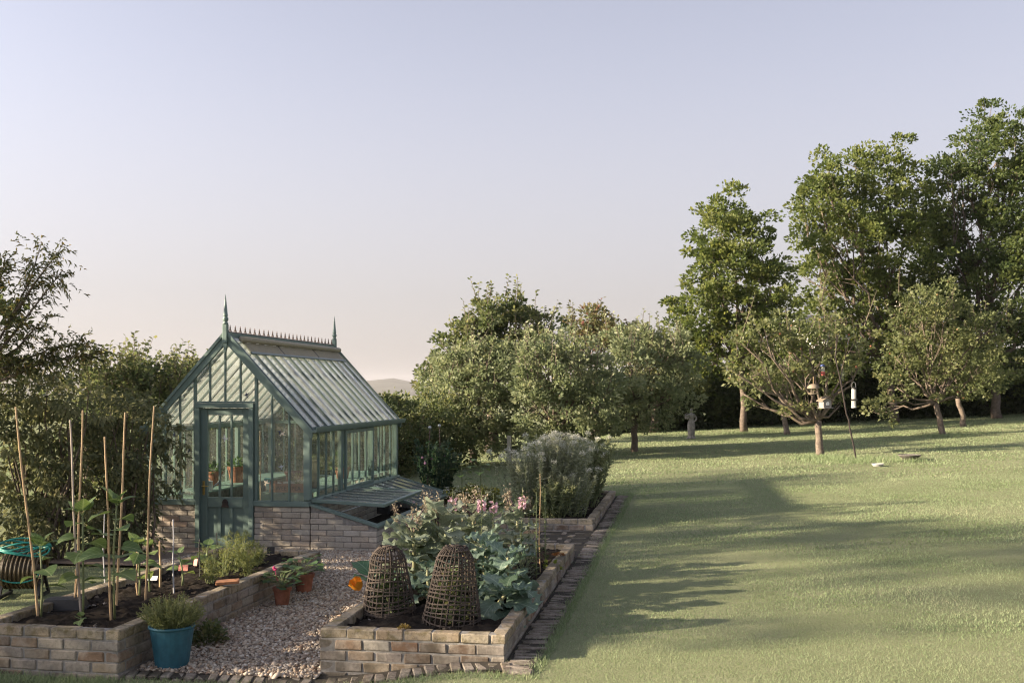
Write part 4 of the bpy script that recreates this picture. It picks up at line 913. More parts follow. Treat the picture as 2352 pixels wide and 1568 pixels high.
# sacks and bits on the bench
m = MB(); m.lathe([(0, 0), (.12, .01), (.13, .2), (.11, .36), (.12, .40), (.10, .40), (.09, .35), (0, .33)], 16, (0, 0, 0), 1, .6); o = m.build('compost_sack', plain('sack_paper', (.22, .17, .14), .8, .3, 8), loc=GHP(2.05, .85, .70)); tag(o, 'brown compost sack standing on the bench behind the lettered crate', 'sack')
wc = empty('watering_can', GHP(.55, .75, .66), .6, 'small galvanised watering can behind the left front pane', 'watering can')
MB().lathe([(0, 0), (.075, .002), (.07, .13), (.06, .135), (.055, .13), (.06, .01), (0, .01)], 18).build('can_body', STEEL, wc)
m = MB(); m.tube([(.06, 0, .03), (.13, 0, .09), (.19, 0, .15)], [.014, .011, .02], 8); m.build('spout', STEEL, wc, smooth=True)
m = MB(); m.tube([(-.07, 0, .03), (-.13, 0, .08), (-.1, 0, .15), (0, 0, .2), (.05, 0, .13)], .007, 6); m.build('handle', STEEL, wc, smooth=True)
for i, (x, y, a) in enumerate(((1.02, .9, .06), (1.08, .95, .1), (1.33, .8, -.03))):
    tag(MB().tube([(0, 0, 0), (a, .05, 1.55)], .008, 6).build('bamboo_cane', CANE, loc=GHP(x, y, -.04)), ['bamboo cane leaning inside the door, leftmost of three', 'bamboo cane leaning inside the door, middle of three', 'bamboo cane leaning inside the door, rightmost of three'][i], 'cane')

# ------------------------------------------------------------------ leaves that are parts
def blade(name, mat, L, prof, nt=9, ns=5, bend=.6, fold=.25, ruf=.0, rf=5, seed=0, lobes=0.0, petiole=0.0, thick=0.0):
    """one broad leaf along +x, width profile prof(t), ruffled edge, drooping tip"""
    rr = random.Random(seed); vs, fs = [], []
    x = z = 0.0; ang = 0.0; ph = rr.random()*6
    step = L/(nt-1)
    if petiole:
        vs += []
    pts = []
    for i in range(nt):
        pts.append((x, z, ang)); ang -= bend/(nt-1); x += math.cos(ang)*step; z += math.sin(ang)*step
    for i, (x, z, a) in enumerate(pts):
        t = i/(nt-1); w = prof(t)*L*(1 + lobes*math.sin(t*17 + ph))
        for j in range(ns):
            s = -1 + 2*j/(ns-1); e = abs(s)**2
            up = fold*abs(s)*w + ruf*L*e*math.sin(rf*t*6.28 + ph + (1.7 if s > 0 else 0)) + rr.uniform(-.3, .3)*ruf*L*e
            vs.append((petiole + x - math.sin(a)*up*-1*-1 + ruf*L*.5*e*math.cos(rf*t*6.28+ph), s*w, z + math.cos(a)*up))
    for i in range(nt-1):
        for j in range(ns-1): fs.append((i*ns+j, (i+1)*ns+j, (i+1)*ns+j+1, i*ns+j+1))
    if petiole:
        b = len(vs); r = max(.004, .02*L)
        vs += [(0, -r, 0), (0, r, 0), (0, 0, -r*1.5), (petiole, -r*.7, 0), (petiole, r*.7, 0), (petiole, 0, -r), ]
        fs += [(b, b+3, b+4, b+1), (b, b+2, b+5, b+3), (b+2, b+1, b+4, b+5)]
    me = bpy.data.meshes.new(name); me.from_pydata(vs, [], fs); me.polygons.foreach_set('use_smooth', [True]*len(fs)); me.materials.append(mat); return me
def leaf_at(me, parent, p, az, pitch, s=1.0, roll=0.0): return link('leaf', me, parent, loc=p, rot=Euler((roll, -pitch, az), 'XYZ'), scale=(s, s, s))
KALE_G = leaf_mat('kale_leaf', [(0, (.15, .195, .13)), (.5, (.195, .24, .17)), (1, (.26, .29, .21))], .5, .25, veins=True, objrand=True)
KALE_B = leaf_mat('blue_kale_leaf', [(0, (.08, .135, .095)), (.5, (.11, .17, .125)), (1, (.16, .215, .155))], .45, .2, veins=True, objrand=True)
SUNF = leaf_mat('sunflower_leaf', [(0, (.075, .135, .045)), (.5, (.10, .165, .055)), (1, (.14, .19, .06))], .55, .3, veins=True, objrand=True)
SQU = leaf_mat('squash_leaf', [(0, (.05, .12, .06)), (1, (.09, .17, .09))], .6, .25, veins=True, objrand=True)
kp = lambda t: (.16 + .34*math.sin(min(1, t*1.05)*math.pi)**.8) * (1 if t < .97 else .5)
KME_G = [blade('leaf', KALE_G, .34, kp, 15, 7, rnd.uniform(.4, 1.3), .25, .085, rnd.uniform(2.6, 4.2), s, .24, .07) for s in range(6)]
KME_B = [blade('leaf', KALE_B, .27, kp, 15, 7, rnd.uniform(.5, 1.5), .22, .085, rnd.uniform(2.8, 4.4), s+20, .24, .06) for s in range(6)]
hp = lambda t: .50*(math.sin(min(1, (t*.92+.08))**.62*math.pi)**.9)
SME = [blade('leaf', SUNF, .185, hp, 7, 5, rnd.uniform(.3, 1.0), .18, .012, 2, s, 0, .07) for s in range(4)]
QME = [blade('leaf', SQU, .18, lambda t: .55*math.sqrt(max(0, 1-(2*t-1)**2))+.02, 8, 7, .5, .15, .03, 2.5, s, .1, .16) for s in range(3)]
SEEDH = leaf_mat('kale_seedhead', [(0, (.16, .125, .10)), (.5, (.27, .23, .16)), (1, (.38, .34, .25))], .7, .25)
PURPLE = plain('purple_stem', (.10, .06, .075), .6, .3, 20)
def kale(x, y, h, n, mes, label, lean=(0, 0), heads=0, spread=1.0, lo=.08, sc=1.0):
    r = empty('kale_plant', (x, y, SZ2), rnd.uniform(0, 6), label, 'kale plant', 'kale plants in the front brick bed')
    m = MB(); pts = [(0, 0, -.05)] + [(lean[0]*t*t + rnd.uniform(-.015, .015), lean[1]*t*t + rnd.uniform(-.015, .015), h*t) for t in (.25, .5, .75, 1)]
    m.tube(pts, [.022, .02, .018, .015, .01], 8); m.build('stem', STEMP, r, smooth=True)
    for i in range(n):
        t = lo + (1-lo)*((i+.5)/n); p = Vector((lean[0]*t*t, lean[1]*t*t, h*t)); az = i*2.4 + rnd.uniform(-.4, .4)
        leaf_at(rnd.choice(mes), r, p, az, rnd.uniform(-.15, .45) + .75*t*t, sc*(1.02 - .3*t)*rnd.uniform(.8, 1.15), rnd.uniform(-.4, .4))
    for i in range(heads):
        a = rnd.uniform(0, 6.28); top = Vector((lean[0] + .14*math.cos(a)*rnd.uniform(.3, 1.2), lean[1] + .14*math.sin(a)*rnd.uniform(.3, 1.2), h + rnd.uniform(.06, .2)))
        hd = MB().tube([(lean[0]*.8, lean[1]*.8, h*.9), tuple(Vector((lean[0], lean[1], h)).lerp(top, .5)), tuple(top)], [.009, .007, .005], 5).build('flower_stalk', PURPLE, r)
        N = 46; q = rg.normal(0, 1, (N, 3))*np.array([.02, .02, .042]) + np.array(top)
        leaf_obj('seed_head', SEEDH, hd, q, rdir(N, rg)+np.array([0, 0, .6]), rdir(N, rg), .028*rg.uniform(.6, 1.3, N), .018*np.ones(N), rg.random(N))['kind'] = 'stuff'
    return r
for q in ((-2.45, 9.40, .56, 22, KME_G, 'tall pale green kale at the left with browning seed heads', (-.03, 0), 4, 1, .15, 1.0),
          (-2.28, 9.58, .61, 24, KME_G, 'tallest pale kale in the middle with a cluster of seed heads', (.02, 0), 6, 1, .15, 1.0),
          (-2.40, 10.45, .50, 16, KME_G, 'pale kale at the back left corner of the front bed', (0, 0), 2, 1, .15, 1.0),
          (-2.08, 10.35, .57, 20, KME_G, 'sunlit kale at the back of the clump with many seed heads', (.05, 0), 7, 1, .2, .85),
          (-1.78, 10.80, .52, 16, KME_G, 'sunlit kale gone to seed nearest the snapdragons', (.05, 0), 7, 1, .2, .75),
          (-1.78, 9.25, .45, 24, KME_B, 'blue green kale behind the right wicker cloche', (.03, 0), 0, 1, .1, .9),
          (-1.52, 9.00, .38, 22, KME_B, 'blue green kale leaning over the right brick wall', (.03, -.05), 0, 1, .1, .95),
          (-1.52, 8.42, .20, 18, KME_B, 'low blue green kale hanging by the right wall near the cloche', (.04, -.08), 0, 1, .0, .95),
          (-2.20, 8.85, .28, 14, KME_B, 'low blue green kale between the two cloches', (0, 0), 0, 1, .0, .8)):
    kale(*q)
# squash leaf and orange flower at the left wall
sq = empty('squash_plant', (-2.55, 8.75, SZ2+.04), 0, 'squash plant with round leaves and an orange flower left of the cloches', 'squash plant')
for p, az, pi_, s in (((0, 0, .02), 2.6, .8, 1.25), ((.02, .03, .02), 3.6, .7, 1.0), ((0, -.04, .02), 2.2, .55, .95), ((.03, 0, .02), 1.2, .9, .8)): leaf_at(QME[rnd.randrange(3)], sq, p, az, pi_, s)
ORANGE = plain('squash_petal', (.78, .30, .02), .6, .15, 25)
m = MB(); n = 20; prof = [(.012, 0), (.03, .02), (.045, .055), (.055, .10)]
vs = [(r*(1+.18*math.sin(5*k*math.tau/n+i))*math.cos(k*math.tau/n), r*(1+.18*math.sin(5*k*math.tau/n+i))*math.sin(k*math.tau/n), z + .012*i/3*math.sin(5*k*math.tau/n)) for i, (r, z) in enumerate(prof) for k in range(n)]
m.add(vs, [(i*n+k, i*n+(k+1) % n, (i+1)*n+(k+1) % n, (i+1)*n+k) for i in range(3) for k in range(n)]); m.build('flower', ORANGE, sq, smooth=True, loc=(-.17, -.12, .09), rot=(.5, -.3, 0))
# wicker cloches
def cloche(x, y, rb, rt, h, label, tilt, seed, wave):
    rr = random.Random(seed)
    root = empty('wicker_cloche', (x, y, SZ2), 0, label, 'cloche', 'wicker cloches in the front brick bed')
    root.rotation_euler = (tilt[0], tilt[1], 0)
    def rad(z):
        t = z/h; k = rb + (rt-rb)*min(1, t/.74); return k if t < .74 else max(.0, rt*math.sqrt(max(0, 1-((t-.74)/.27)**2)))
    nr = 30
    for i in range(nr):
        a = i*math.tau/nr + rr.uniform(-.05, .05); pts = []; zs = [0, .1, .2, .35, .5, .65, .78, .86, .92, .965, .99]
        for z in zs: q = rad(z*h) + rr.uniform(-.003, .003); aa = a + .10*math.sin(z*3+i*.2); pts.append((q*math.cos(aa), q*math.sin(aa), z*h - (.03 if z == 0 else 0)))
        MB().tube(pts, .0050, 4, caps=False).build('rib', TWIGS, root)
    z = .035
    while z < h*.985:
        q = rad(z); n = 40; ph = rr.random()*6
        for s in (-1, 1):
            pts = [((q + s*.0045*math.sin(k*math.pi*nr/n*1.0))*math.cos(k*math.tau/n), (q + s*.0045*math.sin(k*math.pi*nr/n))*math.sin(k*math.tau/n), z + .012*math.sin(k*math.tau/n*2+ph) + s*.002) for k in range(n+1)]
            MB().tube(pts, .0046, 4, caps=False).build('weave', TWIGS, root)
        z += .012 if z < wave or z > h*.9 else .035
    m = MB(); m.tube([(.035*math.cos(k*.5), .035*math.sin(k*.5), h*.985 + .004*k/6) for k in range(13)], .009, 6); m.build('top_ring', TWIGS, root)
    return root
cloche(-2.37, 8.30, .215, .142, .55, 'wicker cloche on the left with a thick woven base band', (0, -.03), 3, .07)
cloche(-1.82, 8.10, .228, .148, .60, 'wicker cloche on the right, leaning, with loose rib ends', (.02, .06), 4, .02)
tuft('strawberry_plant', 'leafy plant trapped inside the left wicker cloche', 'plant', (-2.37, 8.30, SZ2), .16, .38, 260, (.06, .04), leaf_mat('trapped_leaf', [(0, (.03, .05, .02)), (1, (.07, .09, .04))]))
tuft('strawberry_plant', 'leafy plant trapped inside the right wicker cloche', 'plant', (-1.82, 8.10, SZ2), .16, .40, 240, (.06, .04), L_HEDGE)
# ------------------------------------------------------------------ left bed: canes, sunflowers, labels
def cane(bx, by, tx, ty, z, label, mat=CANE, r=.0095, dz=0.0, group=None):
    p = at(bx, by, z); Z = -p.x*SY + p.y*CY; t = W(tx, ty, Z + dz)
    d = t - p; n = max(4, int(d.length/.14)); pts, rad = [], []
    for i in range(n+1):
        u = i/n; q = d*u + Vector((.006*math.sin(u*7+bx), .006*math.cos(u*5+by), 0)); pts += [q, q + d.normalized()*.012]; rad += [r*(1-.35*u)*1.18, r*(1-.35*u)]
    o = MB().tube([Vector((0, 0, 0)) - d.normalized()*.1] + pts, [r] + rad, 7).build('bamboo_cane', mat, loc=p, smooth=True); return tag(o, label, 'cane', group)
GREYC = plain('grey_cane', (.40, .40, .42), .5, .15, 9)
cane(88, 1424, 36, 937, SZ1, 'tall bamboo cane at the far left, leaning left')
cane(184, 1420, 160, 967, SZ1, 'bamboo cane with a grey blue tip, second from the left', mat=plain('weathered_cane', (.36, .30, .25), .5, .3, 4))
cane(178, 1395, 189, 945, SZ1, 'bamboo cane standing upright just right of the grey tipped one')
cane(255, 1426, 242, 1006, SZ1, 'shorter bamboo cane tied to the tallest sunflower')
cane(268, 1402, 288, 950, SZ1, 'bamboo cane leaning right behind the tallest sunflower')
cane(333, 1390, 352, 935, SZ1, 'thin tall bamboo cane in front of the greenhouse corner', r=.009)
for x0, y0, x1, y1, lab, mt, r in ((316, 1372, 313, 1265, 'short dark stake right of the tallest sunflower', CANE, .008), (369, 1352, 367, 1245, 'short bamboo stake beside the white label', CANE, .010), (398, 1362, 398, 1195, 'slim grey stake in the middle of the left bed', GREYC, .007), (459, 1330, 458, 1240, 'black stake left of the feathery seedlings', BLACK, .008), (501, 1312, 499, 1225, 'black stake among the feathery seedlings', BLACK, .007), (240, 1352, 238, 1180, 'thin grey rod behind the sunflowers', GREYC, .006), (168, 1396, 178, 1330, 'short bamboo peg, left of a pair', CANE, .009), (172, 1394, 174, 1310, 'short bamboo peg, right of a pair', CANE, .007)):
    cane(x0, y0, x1, y1, SZ1, lab, mt, r)
def sunflower(bx, by, ty, label, n=8, lean=0.0, sc=1.0, lo=.25, tip=5):
    p = at(bx, by, SZ1); Z = -p.x*SY + p.y*CY; h = W(bx, ty, Z).z - p.z
    r = empty('sunflower_seedling', p, rnd.uniform(0, 6), label, 'sunflower', 'sunflower seedlings in the left bed')
    pts = [(0, 0, -.04), (.01, 0, h*.3), (.012 + lean*.4, .01, h*.65), (lean, .012, h)]
    st = MB().tube(pts, [.0095, .009, .008, .006], 7).build('stem', STEMG, r, smooth=True)
    for i in range(n):
        t = lo + (1-lo)*(i/n); q = Vector((.012 + lean*t*t, .008, h*t)); az = i*2.45 + rnd.uniform(-.3, .3)
        leaf_at(rnd.choice(SME), r, q, az, rnd.uniform(-.1, .35), sc*rnd.uniform(.75, 1.15)*(1 - .1*t), rnd.uniform(-.4, .4))
    for i in range(tip): leaf_at(rnd.choice(SME), r, (lean, .012, h), i*1.9 + rnd.uniform(-.3, .3), rnd.uniform(.5, 1.2), sc*rnd.uniform(.45, .8))
sunflower(93, 1422, 1262, 'short sunflower seedling tied to the leftmost cane', 4, 0, 1.0, .45)
sunflower(190, 1420, 1185, 'sunflower seedling with drooping leaves on the second cane', 9, .02, 1.0, .35)
sunflower(264, 1424, 1160, 'tallest sunflower seedling, its crown of pale leaves on the third cane', 9, -.02, 1.15, .35, 6)
sunflower(320, 1370, 1255, 'small bright sunflower seedling right of the tallest one', 5, .0, .9, .4)
sunflower(345, 1362, 1255, 'sunflower seedling beside the thin tall cane', 4, .03, .7, .5)
sunflower(418, 1350, 1275, 'wilting sunflower seedling in the middle of the left bed', 4, -.02, .7, .4, 2)
sunflower(470, 1322, 1258, 'lime green seedling beside the black stake', 4, .02, .9, .5, 3)
sunflower(190, 1432, 1418, 'tiny seedling at the foot of the second cane', 2, 0, .5, .5, 2)
# feathery seedlings
def feather(bx, by, ty, wpx, label, name='cosmos_seedling', mat=None, z=None, n=26, cat='plant', group=None, leaf=(.05, .0035), stems=9, tips=None, per=16, side=.09, fromlow=.15):
    p = at(bx, by, SZ1 if z is None else z); Z = -p.x*SY + p.y*CY; h = W(bx, ty, Z).z - p.z; w = wpx/FPX*Z
    r = empty(name, p, 0, label, cat, group); P, D, m = [], [], MB(); ends = []
    for s in range(stems):
        e = np.array([rg.normal(0, w*.45), rg.normal(0, w*.45), h*rg.uniform(.6, 1.0)]); c = curve((rg.normal(0, .02), rg.normal(0, .02), -.02), e, 0, 5, rg, .05); m.tube(list(c), list(np.linspace(.005, .0018, 5)), 4, caps=False); ends.append(e)
        for k in range(n):
            t = fromlow + (1-fromlow)*rg.random(); j = min(3, int(t*4)); b = c[j] + (c[j+1]-c[j])*(t*4-j); d = norm(rg.normal(0, 1, 3)*np.array([1, 1, .5]) + np.array([0, 0, .6])); L = side*rg.uniform(.5, 1.2)*(1.2-.6*t)
            for q in range(per): u = rg.random(); P.append(b + d*L*u); D.append(d + rg.normal(0, .7, 3))
    P = np.array(P); D = np.array(D)
    m.build('stem', STEMG, r); leaf_obj('foliage', mat, r, P, D, rdir(len(P), rg), leaf[0]*rg.uniform(.5, 1.2, len(P)), leaf[1]*np.ones(len(P)), rg.random(len(P)))
    return r, ends
L_FEA = leaf_mat('feathery_leaf', [(0, (.10, .14, .045)), (.5, (.155, .185, .06)), (1, (.23, .235, .085))], trans=.35)
for q in ((515, 1330, 1235, 26, 'feathery seedling left of the door bottom, in the left bed'), (545, 1318, 1222, 30, 'feathery seedling in front of the door, in the left bed'), (562, 1305, 1215, 26, 'tallest feathery seedling in front of the right door jamb'), (485, 1345, 1250, 28, 'feathery seedling behind the brick fragment, on the left'), (590, 1302, 1245, 24, 'feathery seedling at the right end of the row'), (570, 1325, 1255, 26, 'feathery seedling nearest the low wall')):
    feather(*q, mat=L_FEA, n=12, per=9, group='feathery seedlings in the left bed', leaf=(.045, .0045), side=.10)
# labels, tray, brick fragment
def label_(x, y, z, w, h, mat, lab, name='plant_label', tilt=.2, stick=True, rz=0.2):
    p = at(x, y, z); r = empty(name, p, rz, lab, 'label'); m = MB(); m.box(-w/2, w/2, -.002, .002, 0, h); m.build('plate', mat, r, loc=(0, 0, .05), rot=(-tilt, 0, 0))
    if stick: MB().box(-.004, .004, -.003, .003, -.06, .05).build('stake', BLACK, r)
PINK = plain('faded_packet', (.55, .22, .17), .6, .5, 40)
label_(349, 1345, SZ1, .09, .05, WHITE, 'white plastic label tipped forward in the soil', tilt=.8)
label_(420, 1322, SZ1, .09, .06, PINK, 'faded red seed packet beside the grey stake', tilt=.5)
label_(448, 1310, SZ1, .05, .07, PINK, 'narrow orange seed packet left of the black stake', tilt=.2, rz=-.4)
label_(622, 1282, SZ1, .08, .075, BLACK, 'black slate label at the back end of the left bed', tilt=.1)
label_(683, 1302, SZ1, .07, .04, PINK, 'crumpled pink label near the end wall of the left bed', tilt=1.0)
p = at(523, 1342, ZT); o = tag(MB().box(-.10, .10, -.045, .045, 0, .028).build('tile_fragment', plain('tile_clay', (.30, .14, .07), .85, .35, 20), bevel=.005, loc=p + Vector((0, 0, .012)), rot=(.08, -.05, .35)), 'broken brown tile lying on the right wall of the left bed', 'tile')
p = at(150, 1398, SZ1); t = empty('black_tray', p, .2, 'black plastic seed tray upturned in the left bed', 'tray')
m = MB(); m.add([(-.16, -.1, 0), (.16, -.1, 0), (.16, .1, 0), (-.16, .1, 0), (-.14, -.08, .09), (.14, -.08, .09), (.14, .08, .09), (-.14, .08, .09)], [(0,1,5,4), (1,2,6,5), (2,3,7,6), (3,0,4,7), (4,5,6,7)]); m.build('tray_shell', BLACK, t); m = MB()
for q in ((-.175, .175, -.115, -.1), (-.175, .175, .1, .115), (-.175, -.16, -.1, .1), (.16, .175, -.1, .1)): m.box(*q, 0, .012)
m.build('tray_rim', BLACK, t)
# coiled hose on a reel at the left edge
hb = W(55, 1290, 10.6); hr = empty('hose_reel', (hb.x, hb.y, 0.10), R(14), 'hose wound on a reel with turquoise loops at the left edge', 'hose reel')
OLIVEH = plain('olive_hose', (.075, .055, .028), .45, .25, 6); TEALH = plain('teal_hose', (.02, .22, .19), .4, .15, 6)
m = MB()
for k in range(26):
    rr_ = .165 + .010*(k % 3); x = -.17 + k*.0135; m.tube([(x + .012*math.sin(a*.26), rr_*math.cos(a*.2618), .24 + rr_*math.sin(a*.2618)*.98) for a in range(25)], .0095, 6, caps=False)
m.build('olive_hose', OLIVEH, hr, smooth=True)
for k in range(5):
    q = [(.24*math.cos(a*.2618)*(1+.05*k*.3), .17*math.sin(a*.2618), .42 + .018*k + .035*math.sin(a*.52+k)) for a in range(25)]; MB().tube(q, .0085, 6, caps=False).build('teal_hose', TEALH, hr, smooth=True)
MB().tube([(.2*math.cos(a*.2), -.17, .24 + .1*math.sin(a*.2)) for a in range(16, 32)], .008, 6).build('teal_hose', TEALH, hr, smooth=True)
m = MB()
for x in (-.19, .17): m.box(x, x+.025, -.17, .17, -.02, .01); m.beam((x+.012, -.15, .0), (x+.012, 0, .25), .025, .025); m.beam((x+.012, .15, .0), (x+.012, 0, .25), .025, .025)
m.tube([(-.19, 0, .24), (.2, 0, .24)], .05, 10); m.build('reel_frame', BLACK, hr)

# ------------------------------------------------------------------ pots on the gravel
p = at(395, 1532, .045); bp = pot('blue_pot', Vector((p.x, p.y, .045)), .162, .315, BLUEPOT, 'large teal blue glazed pot holding the rosemary', rim=False)
MB().lathe([(.152, .300), (.166, .298), (.170, .306), (.168, .316), (.160, .319), (.150, .314)], 32).build('rim', BLUEPOT, bp, smooth=True)
L_ROS = leaf_mat('rosemary_leaf', [(0, (.08, .105, .04)), (.5, (.14, .16, .06)), (1, (.24, .235, .09))], trans=.25)
ros = empty('rosemary_bush', Vector((p.x, p.y, .31)), 0, 'bushy yellow green rosemary growing in the teal blue pot', 'rosemary')
P, D, T, m = [], [], [], MB()
for s in range(260):
    a = rg.uniform(0, 6.28); q = rg.random()**.6; e = np.array([.25*math.cos(a)*min(1, q), .25*math.sin(a)*min(1, q), (.265 - .10*min(1, q)**2)*rg.uniform(.6, 1.12)]); st = np.array([e[0]*.25, e[1]*.25, -.02])
    c = curve(st, e, 0, 4, rg, .05); m.tube(list(c), [.003, .0025, .002, .001], 3, caps=False); tn = rg.random()
    for k in range(42):
        t = .2 + .8*rg.random(); j = min(2, int(t*3)); b = c[j] + (c[j+1]-c[j])*(t*3-j); ax = norm(c[j+1]-c[j]); P.append(b); D.append(ax*.8 + rg.normal(0, .55, 3)); T.append(min(1, max(0, .35 + .5*t*tn + rg.normal(0, .1))))
m.build('stem', STEMG, ros); P = np.array(P)
leaf_obj('foliage', L_ROS, ros, P, np.array(D), rdir(len(P), rg), .026*rg.uniform(.6, 1.2, len(P)), .0048*np.ones(len(P)), np.array(T))
L_GER = leaf_mat('geranium_leaf', [(0, (.04, .085, .035)), (.5, (.065, .12, .045)), (1, (.13, .17, .06))], trans=.25, objrand=True)
GME = [blade('leaf', L_GER, .075, lambda t: .58*math.sqrt(max(0, 1-(2*t-1)**2))+.03, 6, 5, .4, .18, .04, 2, s, .08, .05) for s in range(3)]
MAG = plain('magenta_petal', (.42, .03, .13), .6, .2, 30)
for x, y, r_, h_, lab, pl, fl in ((648, 1388, .083, .165, 'small terracotta pot of geranium nearest the blue pot', 'geranium with one magenta flower in the nearer terracotta pot', True), (698, 1360, .10, .18, 'small terracotta pot of geranium tucked behind the first', 'geranium in the farther terracotta pot beside the wall', False)):
    q = at(x, y, .10); q.z = float(gz(q.x, q.y)) + .02
    pot('terracotta_pot', q, r_, h_, TERRA, lab, group='terracotta pots beside the left bed')
    g = empty('geranium', q + Vector((0, 0, h_*.85)), 0, pl, 'geranium')
    m = MB()
    for i in range(34):
        a = i*2.4; rr_ = r_*rnd.uniform(.4, 1.5); zz = rnd.uniform(.03, .15); e = (rr_*math.cos(a), rr_*math.sin(a), zz); m.tube([(0, 0, -.02), (e[0]*.5, e[1]*.5, zz*.8), e], .0022, 3, caps=False)
        leaf_at(rnd.choice(GME), g, e, a + rnd.uniform(-.5, .5), rnd.uniform(.0, .5), rnd.uniform(.7, 1.15), rnd.uniform(-.3, .3))
    m.build('stem', STEMG, g)
    if fl:
        m = MB(); m.tube([(0, 0, 0), (-.05, -.02, .12), (-.06, -.03, .2)], .002, 3)
        for i in range(9): m.ball((-.06 + rnd.uniform(-.014, .014), -.03 + rnd.uniform(-.014, .014), .2 + rnd.uniform(-.012, .012)), .011, 6, 4)
        m.build('flower', MAG, g)
q = at(478, 1480, .06); tuft('self_sown_plant', 'low yellowish plant growing at the foot of the wall right of the blue pot', 'plant', Vector((q.x, q.y, .05)), .15, .2, 420, (.045, .032), leaf_mat('lady_mantle_leaf', [(0, (.06, .085, .03)), (.6, (.10, .12, .045)), (1, (.20, .18, .08))], trans=.3), up=.3, nst=14)
q = at(1170, 1180, .35)

# ------------------------------------------------------------------ snapdragons and stakes between the beds
SNAP = leaf_mat('snapdragon_petal', [(0, (.52, .31, .38)), (.5, (.64, .43, .49)), (1, (.74, .57, .60))], .6, .3)
L_SNA = leaf_mat('snapdragon_leaf', [(0, (.06, .10, .04)), (1, (.13, .17, .07))], trans=.3)
def snap(x, ytop, ybot, zb, label, fl=True, lean=0.0):
    p = at(x, ybot, zb); Z = -p.x*SY + p.y*CY; h = W(x, ytop, Z).z - zb; r = empty('snapdragon', p, 0, label, 'snapdragon', 'snapdragons in the front bed')
    MB().tube([(0, 0, -.03), (lean*.3, 0, h*.5), (lean, 0, h)], [.006, .005, .002], 5).build('stem', STEMG, r, smooth=True)
    n = 70; t = rg.uniform(.05, .93, n); P = np.stack([lean*t**1.7, 0*t, h*t], -1); D = rdir(n, rg)*np.array([1, 1, .4]) + np.array([0, 0, .45])
    leaf_obj('foliage', L_SNA, r, P, D, rdir(n, rg)+np.array([0, 0, 1.]), .07*rg.uniform(.5, 1.1, n)*(1.1-.7*t), .013*np.ones(n), rg.random(n), droop=.2)
    if fl:
        n = 44; t = rg.uniform(.77, .90, n); a = rg.uniform(0, 6.28, n); P = np.stack([lean*t**1.7 + .02*np.cos(a), .02*np.sin(a), h*t], -1)
        leaf_obj('flower_spike', SNAP, r, P, np.stack([np.cos(a), np.sin(a), rg.normal(0, .7, n)], -1), rdir(n, rg), .034*rg.uniform(.6, 1.1, n), .03*np.ones(n), rg.random(n))
snap(1040, 1122, 1330, SZ2, 'pink snapdragon at the left of the row, near the cold frame')
snap(1106, 1128, 1325, SZ2, 'small pale pink snapdragon second from the left'); snap(1133, 1132, 1325, SZ2, 'pink snapdragon in the middle with a broad flower head')
snap(1196, 1118, 1318, SZ2, 'pink snapdragon at the right of the row, taller', lean=.02)
snap(1215, 1160, 1300, SZ2, 'green flower stem gone over, right of the pink snapdragons', False); snap(1252, 1120, 1300, SZ2, 'tall green flower spire at the right end of the front bed', False); snap(1232, 1130, 1330, SZ2, 'thin leafy stem leaning beside the green spire', False)
for x, y0, y1, lab in ((1063, 1290, 1135, 'thin wooden stake left of the second snapdragon'), (1091, 1285, 1150, 'dark thin stake beside the pale snapdragon'), (1240, 1320, 1090, 'brown stake behind the green spires')): cane(x, y0, x, y1, SZ2, lab, CANE, .005)
tuft('weed_seedling', 'yellow green seedling in the bare soil by the right wall', 'plant', at(1265, 1310, SZ2), .08, .08, 40, (.06, .03), leaf_mat('lime_seedling', [(0, (.13, .17, .03)), (1, (.22, .25, .06))]))
tuft('moss_cushion', 'orange brown moss cushion on top of the right wall', 'moss', at(1283, 1275, ZT), .07, .025, 220, (.018, .008), leaf_mat('rust_moss', [(0, (.16, .07, .02)), (1, (.26, .13, .04))]), stem=False)
tuft('moss_cushion', 'small yellow moss tuft on the front wall of the kale bed', 'moss', at(928, 1444, ZT), .045, .03, 160, (.018, .007), leaf_mat('yellow_moss', [(0, (.12, .09, .02)), (1, (.24, .18, .05))]), stem=False)
tuft('weed_seedling', 'wispy grey green plant among the kale stems near the right', 'plant', at(1195, 1330, SZ2), .16, .34, 420, (.05, .009), leaf_mat('grey_wisp', [(0, (.10, .13, .08)), (1, (.22, .24, .16))]), nst=16)

